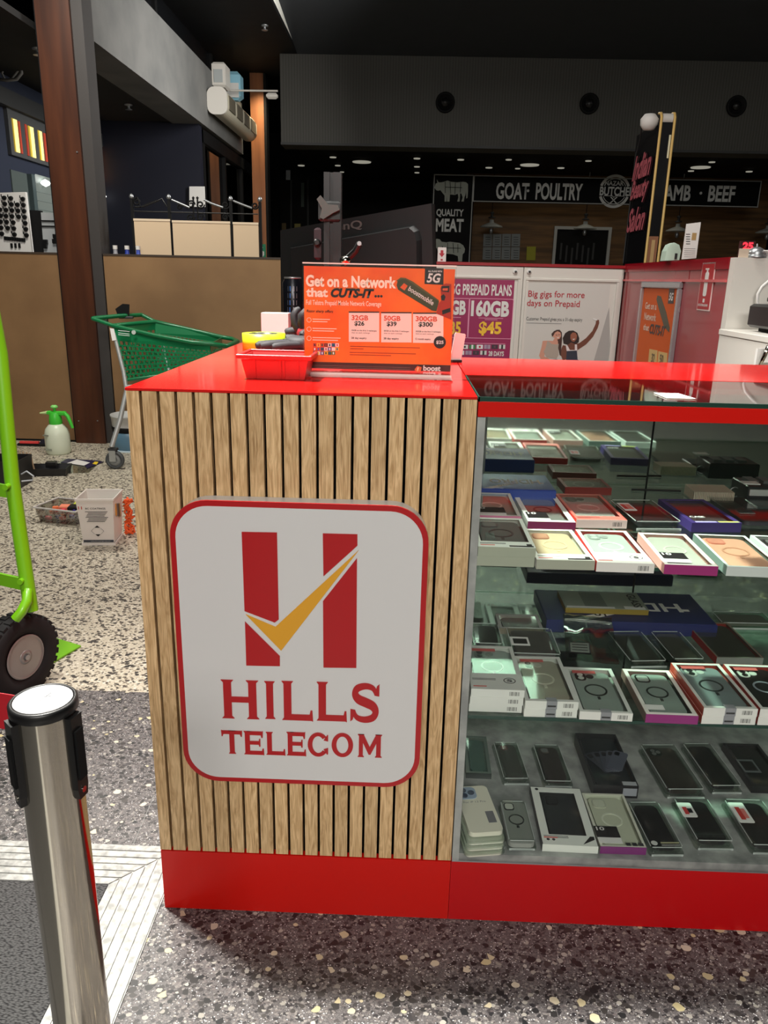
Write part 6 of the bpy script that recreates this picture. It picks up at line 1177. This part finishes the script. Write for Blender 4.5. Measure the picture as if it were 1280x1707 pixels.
# lower basket points
bl = D(208, 634, 4.40); br = D(262, 622, 4.69); fbl = D(350, 615, 4.33); fbr = D(368, 604, 4.72)
def lattice(name, p00, p10, p11, p01, nu, nv, m=gp, th=.004, w=.008, band=.12):
    """p00,p10 bottom; p01,p11 top; rows of staggered oval holes"""
    g = MB(); nrm = (p10-p00).cross(p01-p00).normalized()
    def P(u, v): return (p00*(1-u)+p10*u)*(1-v)+(p01*(1-u)+p11*u)*v
    def bar(a, b, ww):
        d = (b-a).normalized(); s_ = d.cross(nrm)*ww*.5; o = nrm*th*.5
        g.add([a-s_-o, b-s_-o, b+s_-o, a+s_-o, a-s_+o, b-s_+o, b+s_+o, a+s_+o], [[3, 2, 1, 0], [4, 5, 6, 7], [0, 1, 5, 4], [2, 3, 7, 6]], m)
    vt = 1-band
    for j in range(nv+1): bar(P(0, j/nv*vt), P(1, j/nv*vt), w)
    for j in range(nv):
        for i in range(nu+1):
            u = min(1, (i+(.5 if j % 2 else 0))/nu); bar(P(u, j/nv*vt), P(u, (j+1)/nv*vt), w*1.2)
    o = nrm*th*.6; q = [P(0, vt), P(1, vt), P(1, 1), P(0, 1)]; g.add([v-o for v in q]+[v+o for v in q], [[3, 2, 1, 0], [4, 5, 6, 7], [0, 1, 5, 4], [2, 3, 7, 6]], m)
    ob = g.build(name, t); ob['kind'] = 'stuff'
lattice('basket_side', bl, fbl, fl_, nl, 17, 8, band=.26); lattice('basket_side', br, fbr, fr_, nr, 17, 8, band=.22)
lattice('basket_end', bl, br, nr, nl, 9, 7, band=.15); lattice('basket_front', fbl, fbr, fr_, fl_, 8, 5, band=.3)
g = MB(); g.quad(bl, br, fbr, fbl, gp); g.build('basket_floor', t); g = MB(); g.tube([bl, fbl, fbr, br, bl], .010, gp); g.build('basket_lower_rim', t)
legm = mat('pale_metal', (170, 174, 172), .4, .4)
wl_ = D(186, 745, 4.36)
g = MB(); g.tube([D(190, 556, 4.40), D(206, 620, 4.39), D(211, 650, 4.38), D(200, 700, 4.37), wl_], [.012, .013, .014, .016, .016], legm, n=8); g.build('leg', t)
off = Vector((.17, .36, 0)); g = MB(); g.tube([p+off for p in (D(190, 556, 4.40), D(206, 620, 4.39), D(211, 650, 4.38), D(200, 700, 4.37), wl_)], [.012, .013, .014, .016, .016], legm, n=8); g.build('leg', t)
g = MB(); g.tube([D(211, 645, 4.38), D(330, 640, 4.32), D(372, 720, 4.30), D(376, 745, 4.3)], .013, legm); g.build('leg', t); g = MB(); g.tube([p+off*.8 for p in (D(211, 645, 4.38), D(330, 640, 4.32), D(372, 720, 4.30), D(376, 745, 4.3))], .013, legm); g.build('leg', t)
def castor(p):
    c = Vector((p.x+.015, p.y, .058)); k = MB(); k.box(c.x-.035, c.x+.02, c.y-.018, c.y+.018, .118, .132, dgrey); k.box(c.x-.028, c.x+.012, c.y-.021, c.y-.017, .05, .118, legm); k.box(c.x-.028, c.x+.012, c.y+.017, c.y+.021, .05, .118, legm); k = k.build('castor_fork', t)
    MB().lathe([(.056, -.012), (.0565, .0), (.056, .012), (.040, .014), (.040, -.014), (.056, -.012)], mat('grey_rubber', (72, 76, 78), .6), n=28, M=Matrix.Translation(c) @ Matrix.Rotation(R(90), 4, 'X')).build('castor_tyre', k); MB().lathe([(.040, -.010), (.040, .010), (.010, .014), (.010, -.014)], mat('grey_hub', (130, 134, 134), .5), n=20, M=Matrix.Translation(c) @ Matrix.Rotation(R(90), 4, 'X')).build('castor_hub', k)
castor(wl_); castor(wl_+off); castor(D(376, 745, 4.3)); castor(D(376, 745, 4.3)+off*.8)
g = MB(); q = [D(183, 547, 4.385), D(190, 548, 4.385), D(194, 567, 4.385), D(187, 568, 4.385)]; g.add(q, [[0, 1, 2, 3]], whitep); g.build('white_tag', t)
for y in (551, 555, 558): MB().tube([D(197, y, 4.365), D(216, y+2, 4.365)], .003, mat('print_white', (200, 214, 206), .5), n=4).build('print_line', t)
u = D(223, 554, 4.355); MB().cyl(u, u+Vector((0, -.004, 0)), .013, mat('print_white'), n=16).build('print_disc', t)
hx = D(206, 527, 4.62)
t = thing('trolley_card_holder', 'small black folded holder clipped on the green trolley handle', 'holder', hx, R(10)); MB().prism([(-.035, .0), (.035, .0), (.042, .075), (-.0, .078), (-.048, .045)], -.006, .006, blackm).build('panel', t); MB().box(-.03, .06, -.02, .02, -.016, .0, dgrey, bev=.004).build('clip', t)

# ================================================================== THINGS ON THE FLOOR
# square paint pail
a = atZ(136, 908); b = atZ(195, 905); c = atZ(208, 892); W0 = .135; ang = math.atan2(b.y-a.y, b.x-a.x)
t = thing('paint_pail', 'square white plastic pail printed BC COATINGS and 11 on the pale floor', 'pail', (a.x+.072, a.y+.068, .0005), R(6))
wp = mat('white_pail', (226, 222, 214), .4)
g = MB(); tray(g, W0+.012, W0+.012, W0+.012, W0+.012, .012, .004, wp); g.build('base_lid', t)
g = MB(); tray(g, W0, W0, W0+.026, W0+.026, .205, .003, wp, z=.012); g.build('pail_body', t)
g = MB(); e = W0/2+.013
g.box(-e-.003, e+.003, -e-.003, -e+.002, .208, .219, wp, bev=.001); g.box(-e-.003, e+.003, e-.002, e+.003, .208, .219, wp, bev=.001); g.box(-e-.003, -e+.002, -e+.002, e-.002, .208, .219, wp, bev=.001); g.box(e-.002, e+.003, -e+.002, e-.002, .208, .219, wp, bev=.001); g.build('rim', t)
def face(z): return -(W0/2+.013*(z-.012)/.205)
tilt = math.atan(.013/.205); MF = Matrix.Translation((0, face(.012)-.0008, .012)) @ Matrix.Rotation(tilt, 4, 'X')
text(t, '11', -.072, -.056, .158, .172, mat('print_red', (190, 40, 40), .5), y=-.0004, bold=.02, M=MF); text(t, 'BC COATINGS', -.042, .044, .158, .166, ink, y=-.0004, bold=.015, M=MF)
for k in range(8): MB().box(-.045+.004*((k*3) % 4), .052-.005*((k*5) % 4), -.0006, -.0001, .146-k*.0066, .1485-k*.0066, dgrey, M=MF).build('fine_print', t)
g = MB(); g.prism([(0, .082), (.012, .072), (-.012, .072)], -.0008, -.0002, ink, M=MF); g.prism([(0, .030), (.012, .040), (-.012, .040)], -.0008, -.0002, ink, M=MF); 
g.prism([(-.028, .056), (-.014, .071), (-.0125, .071), (-.026, .056), (-.0125, .041), (-.014, .041)], -.0008, -.0002, grey, M=MF); g.prism([(.028, .056), (.014, .071), (.0125, .071), (.026, .056), (.0125, .041), (.014, .041)], -.0008, -.0002, grey, M=MF); g.build('hazard_diamond', t)
MB().box(-W0/2+.002, W0/2-.002, -.0008, -.0002, .002, .013, mat('slate_band', (54, 60, 70), .5), M=MF).build('print_band', t); text(t, 'www.bccoatings.com.au', -.035, .05, .005, .009, whitep, y=-.001, M=MF)
g = MB()
for k, cc in enumerate(((222, 150, 40), (110, 110, 100), (60, 66, 70), (150, 130, 60))): g.box(W0/2+.0095+.0, W0/2+.0115, -.045+k*.02, -.028+k*.02, .13-k*.008, .185-k*.006, cm(cc))
g.build('side_print', t)
# orange thing behind the pail
t = thing('safety_cord', 'bundle of orange cord standing behind the white pail', 'cord', (a.x+.160, a.y+.17, 0)); g = MB(); random.seed(2)
for k in range(7): g.tube([(random.uniform(-.02, .02), random.uniform(-.02, .02), .004+.015*j+random.uniform(-.003, .003)) for j in range(12)], .0055, mat('orange_cord', (236, 96, 40), .7), n=6)
g.build('strand', t)
# plastic tub with coloured caps
p = atZ(103, 878); t = thing('plastic_tub', 'clear plastic tub of coloured bits beside the white pail', 'tub', (p.x-.02, p.y+.115, .0005), R(-14))
g = MB(); tray(g, .20, .15, .225, .175, .075, .003, glass('frosted_tub', (214, 214, 210), .9, .18)); g.build('tub_body', t); g = MB()
for (x0_, x1_, y0_, y1_) in ((-.12, .12, -.094, -.086), (-.12, .12, .086, .094), (-.12, -.112, -.086, .086), (.112, .12, -.086, .086)): g.box(x0_, x1_, y0_, y1_, .072, .078, cm((206, 204, 200), .3))
g.build('tub_rim', t)
random.seed(12)
for k in range(26):
    nm, cc = random.choice((('pink', (226, 60, 90)), ('blue', (60, 90, 190)), ('indigo', (60, 50, 150)), ('orange', (236, 120, 70)), ('red', (206, 40, 40)), ('lilac', (150, 130, 180)))); x = random.uniform(-.075, .08); y = random.uniform(-.055, .055); z = .006+.020*(k % 3)
    q = thing('coloured_spacer', 'small %s plastic spacer heaped in the clear tub' % nm, 'spacer', (t.location.x, t.location.y, z), R(-14), group='%s plastic spacers in the clear tub' % nm); q.location = Vector((t.location.x, t.location.y, z))+Matrix.Rotation(R(-14), 3, 'Z') @ Vector((x, y, 0)); q.rotation_euler.z = random.uniform(0, 3); MB().box(-.014, .014, -.009, .009, 0, .018, cm(cc), bev=.003).build('body', q)
for (dx, dy, z, cc, sz, l) in ((.055, .045, .074, (214, 226, 80), .032, 'yellow sponge on top of the clear tub'), (.05, -.005, .066, (20, 20, 22), .028, 'black clip lying on the coloured bits in the clear tub'), (.0, -.01, .064, (240, 140, 110), .026, 'coral block on the coloured bits in the clear tub')):
    q = thing('small_block', l, 'block', t.location+Matrix.Rotation(R(-14), 3, 'Z') @ Vector((dx, dy, z))); q.location.z = z; MB().box(-sz, sz, -sz*.7, sz*.7, -.012, .012, cm(cc), bev=.004, M=Matrix.Rotation(R(8), 4, 'X')).build('body', q)
# spray bottle
p = atZ(95, 757); t = thing('spray_bottle', 'white pressure spray bottle with a green pump head by the brown partition', 'bottle', (p.x, p.y+.03, .0005), R(-6))
MB().lathe([(.0, .0), (.072, .0), (.078, .012), (.080, .06), (.079, .13), (.070, .165), (.050, .19), (.038, .20), (0, .2)], mat('milky_plastic', (214, 222, 200), .35), n=32).build('bottle_body', t)
gg = mat('bright_green_plastic', (70, 200, 60), .35)
MB().lathe([(.040, .198), (.042, .21), (.040, .235), (.036, .262), (.030, .275)], gg, n=24).build('pump_collar', t)
g = MB(); g.box(-.05, .075, -.016, .016, .258, .284, gg, bev=.006); g.build('pump_head', t); MB().tube([(.06, 0, .276), (.088, 0, .255), (.105, 0, .21), (.116, 0, .175)], [.014, .013, .011, .009], gg).build('trigger', t)
MB().tube([(-.045, 0, .272), (-.075, 0, .268), (-.105, 0, .265)], [.012, .009, .005], cm((206, 230, 160))).build('nozzle', t); MB().cyl((0, 0, .28), (0, 0, .305), .009, gg).build('plunger', t); MB().lathe([(0, 0), (.022, .002), (.024, .012), (.014, .020), (0, .021)], cm((140, 224, 120)), c=(0, 0, .303), n=20).build('plunger_knob', t)
MB().box(-.055, -.015, -.0785, -.070, .128, .136, cm((130, 134, 120))).build('label_print', t); MB().box(-.045, .0, -.0812, -.074, .03, .045, cm((150, 156, 140))).build('label_print', t)
# tool case (left), lid tray with drill bits, knife on the floor at the wall, papers
p = atZ(0, 828); q = atZ(40, 815)
t = thing('tool_box', 'black open tool box behind the green hand truck', 'tool box', (q.x-.215, q.y+.055, .0005), R(3)); g = MB(); tray(g, .38, .20, .40, .22, .16, .006, mat('toolbox_black', (24, 24, 27), .45)); g.build('box_body', t)
MB().box(-.21, .21, -.117, -.112, .145, .165, black).build('rim', t); MB().box(.05, .06, -.118, -.112, .09, .13, whitep).build('latch', t); g = MB(); g.tube([(.20, -.05, .08), (.235, -.06, .10), (.275, -.07, .075), (.27, -.08, .055), (.215, -.09, .05)], .0045, cm((190, 196, 200)), n=6); g.build('wire_clip', t)
p = atZ(64, 796); t = thing('tool_tray', 'black tray with a row of drill bits standing in it on the floor', 'tray', (p.x-.02, p.y+.09, .0005), R(10)); g = MB(); tray(g, .30, .13, .32, .15, .045, .006, mat('toolbox_black')); g.build('tray_body', t); MB().box(.03, .09, -.02, .02, .04, .075, black, bev=.003).build('latch', t)
random.seed(4)
for k in range(12):
    r_, c_ = divmod(k, 4); x = -.12+c_*.020+r_*.006; y = -.04+r_*.03; z1 = .12-.006*c_+r_*.01; MB().cyl((x, y, .02), (x-.012, y, z1), .0055, cm((196, 170, 140), .3), n=8).build('drill_bit', t)
p = atZ(50, 742); t = thing('hand_tool', 'black folding tool with a red grip against the brown partition', 'tool', (p.x+.02, p.y-.02, .0005), R(2)); MB().box(-.09, .26, -.02, .02, 0, .02, black, bev=.006).build('body', t); MB().box(-.07, .06, -.023, .0, .0205, .034, cm((226, 70, 70))).build('grip', t); MB().prism([(.06, .02), (.24, .02), (.16, .04), (.08, .05)], -.01, .012, cm((34, 32, 50))).build('blade_guard', t)
A_ = [atZ(x, y, .002) for x, y in ((70, 790), (148, 788), (170, 768), (105, 765))]
t = thing('plastic_sleeve', 'clear plastic sleeve with navy and white printed card on the floor', 'sleeve', (0, 0, 0)); MB().flat([(v.x, v.y) for v in A_], .0005, .0025, clearp).build('sleeve', t)
B_ = [atZ(x, y, .004) for x, y in ((101, 771), (112, 765), (160, 768), (173, 770), (145, 781), (141, 775))]; MB().flat([(v.x, v.y) for v in B_], .003, .006, mat('navy_card', (34, 30, 64), .45)).build('printed_card', t)
B_ = [atZ(x, y, .007) for x, y in ((112, 772), (128, 766), (150, 771), (140, 776))]; MB().flat([(v.x, v.y) for v in B_], .0062, .007, whitep).build('print_panel', t)
B_ = [atZ(x, y, .007) for x, y in ((154, 773), (158, 769.5), (164, 770), (161, 774.5))]; MB().flat([(v.x, v.y) for v in B_], .0062, .0072, cm((240, 206, 50))).build('print_panel', t)
# pen-like stick beside it
a_ = atZ(176, 769, .006); b_ = atZ(192, 763, .006)
t = thing('marker_stick', 'thin pale stick on the floor by the trolley wheel', 'stick', a_); MB().cyl((0, 0, 0), tuple(b_-a_), .004, cm((150, 140, 130)), n=8).build('barrel', t)
# bucket behind the trolley leg
p = atZ(203, 755); t = thing('plastic_bucket', 'blue bucket with a white top and black band behind the trolley leg', 'bucket', (p.x+.03, p.y+.13, .0005))
MB().lathe([(.0, 0), (.112, 0), (.118, .012), (.122, .13), (0, .13)], mat('bucket_blue', (92, 128, 150), .4), n=32).build('blue_base', t); MB().lathe([(.123, .131), (.127, .15), (.127, .165), (.123, .165)], blackm, n=32).build('band', t)
MB().lathe([(.122, .166), (.128, .23), (.132, .232), (.132, .245), (.124, .245), (.118, .17)], mat('frosted_white', (206, 208, 206), .4), n=32).build('bucket_wall', t); MB().lathe([(.118, .0), (.1185, .010), (.124, .010), (.124, .0)], cm((190, 210, 220)), n=32).build('base_ring', t)

SC.cycles.transparent_max_bounces = 40; SC.cycles.max_bounces = 10; SC.cycles.glossy_bounces = 6; SC.cycles.diffuse_bounces = 4
SC.cycles.use_adaptive_sampling = True
SC.cycles.use_denoising = True
# ------------------------------------------------------------------ groups of look-alikes
for o in list(col.objects):
    if o.get('category') == 'phone case': o['group'] = 'packed phone cases on the %s' % ('upper shelf' if o.location.z > .70 else 'lower shelf' if o.location.z > .40 else 'bottom deck')
    for nm, gp in (('pendant_lamp', 'enamel pendant lamps in the butcher shop'), ('wall_speaker', 'round speakers on the bulkhead'), ('low_partition', 'brown low partitions'), ('sprinkler_head', 'sprinkler heads'), ('timber_column', 'timber columns'), ('work_glove', 'work gloves'), ('display_board', 'boards behind the left partition'), ('bottle', 'small bottles on the ledge')):
        if o.name.split('.')[0] == nm and o.get('category'): o['group'] = gp
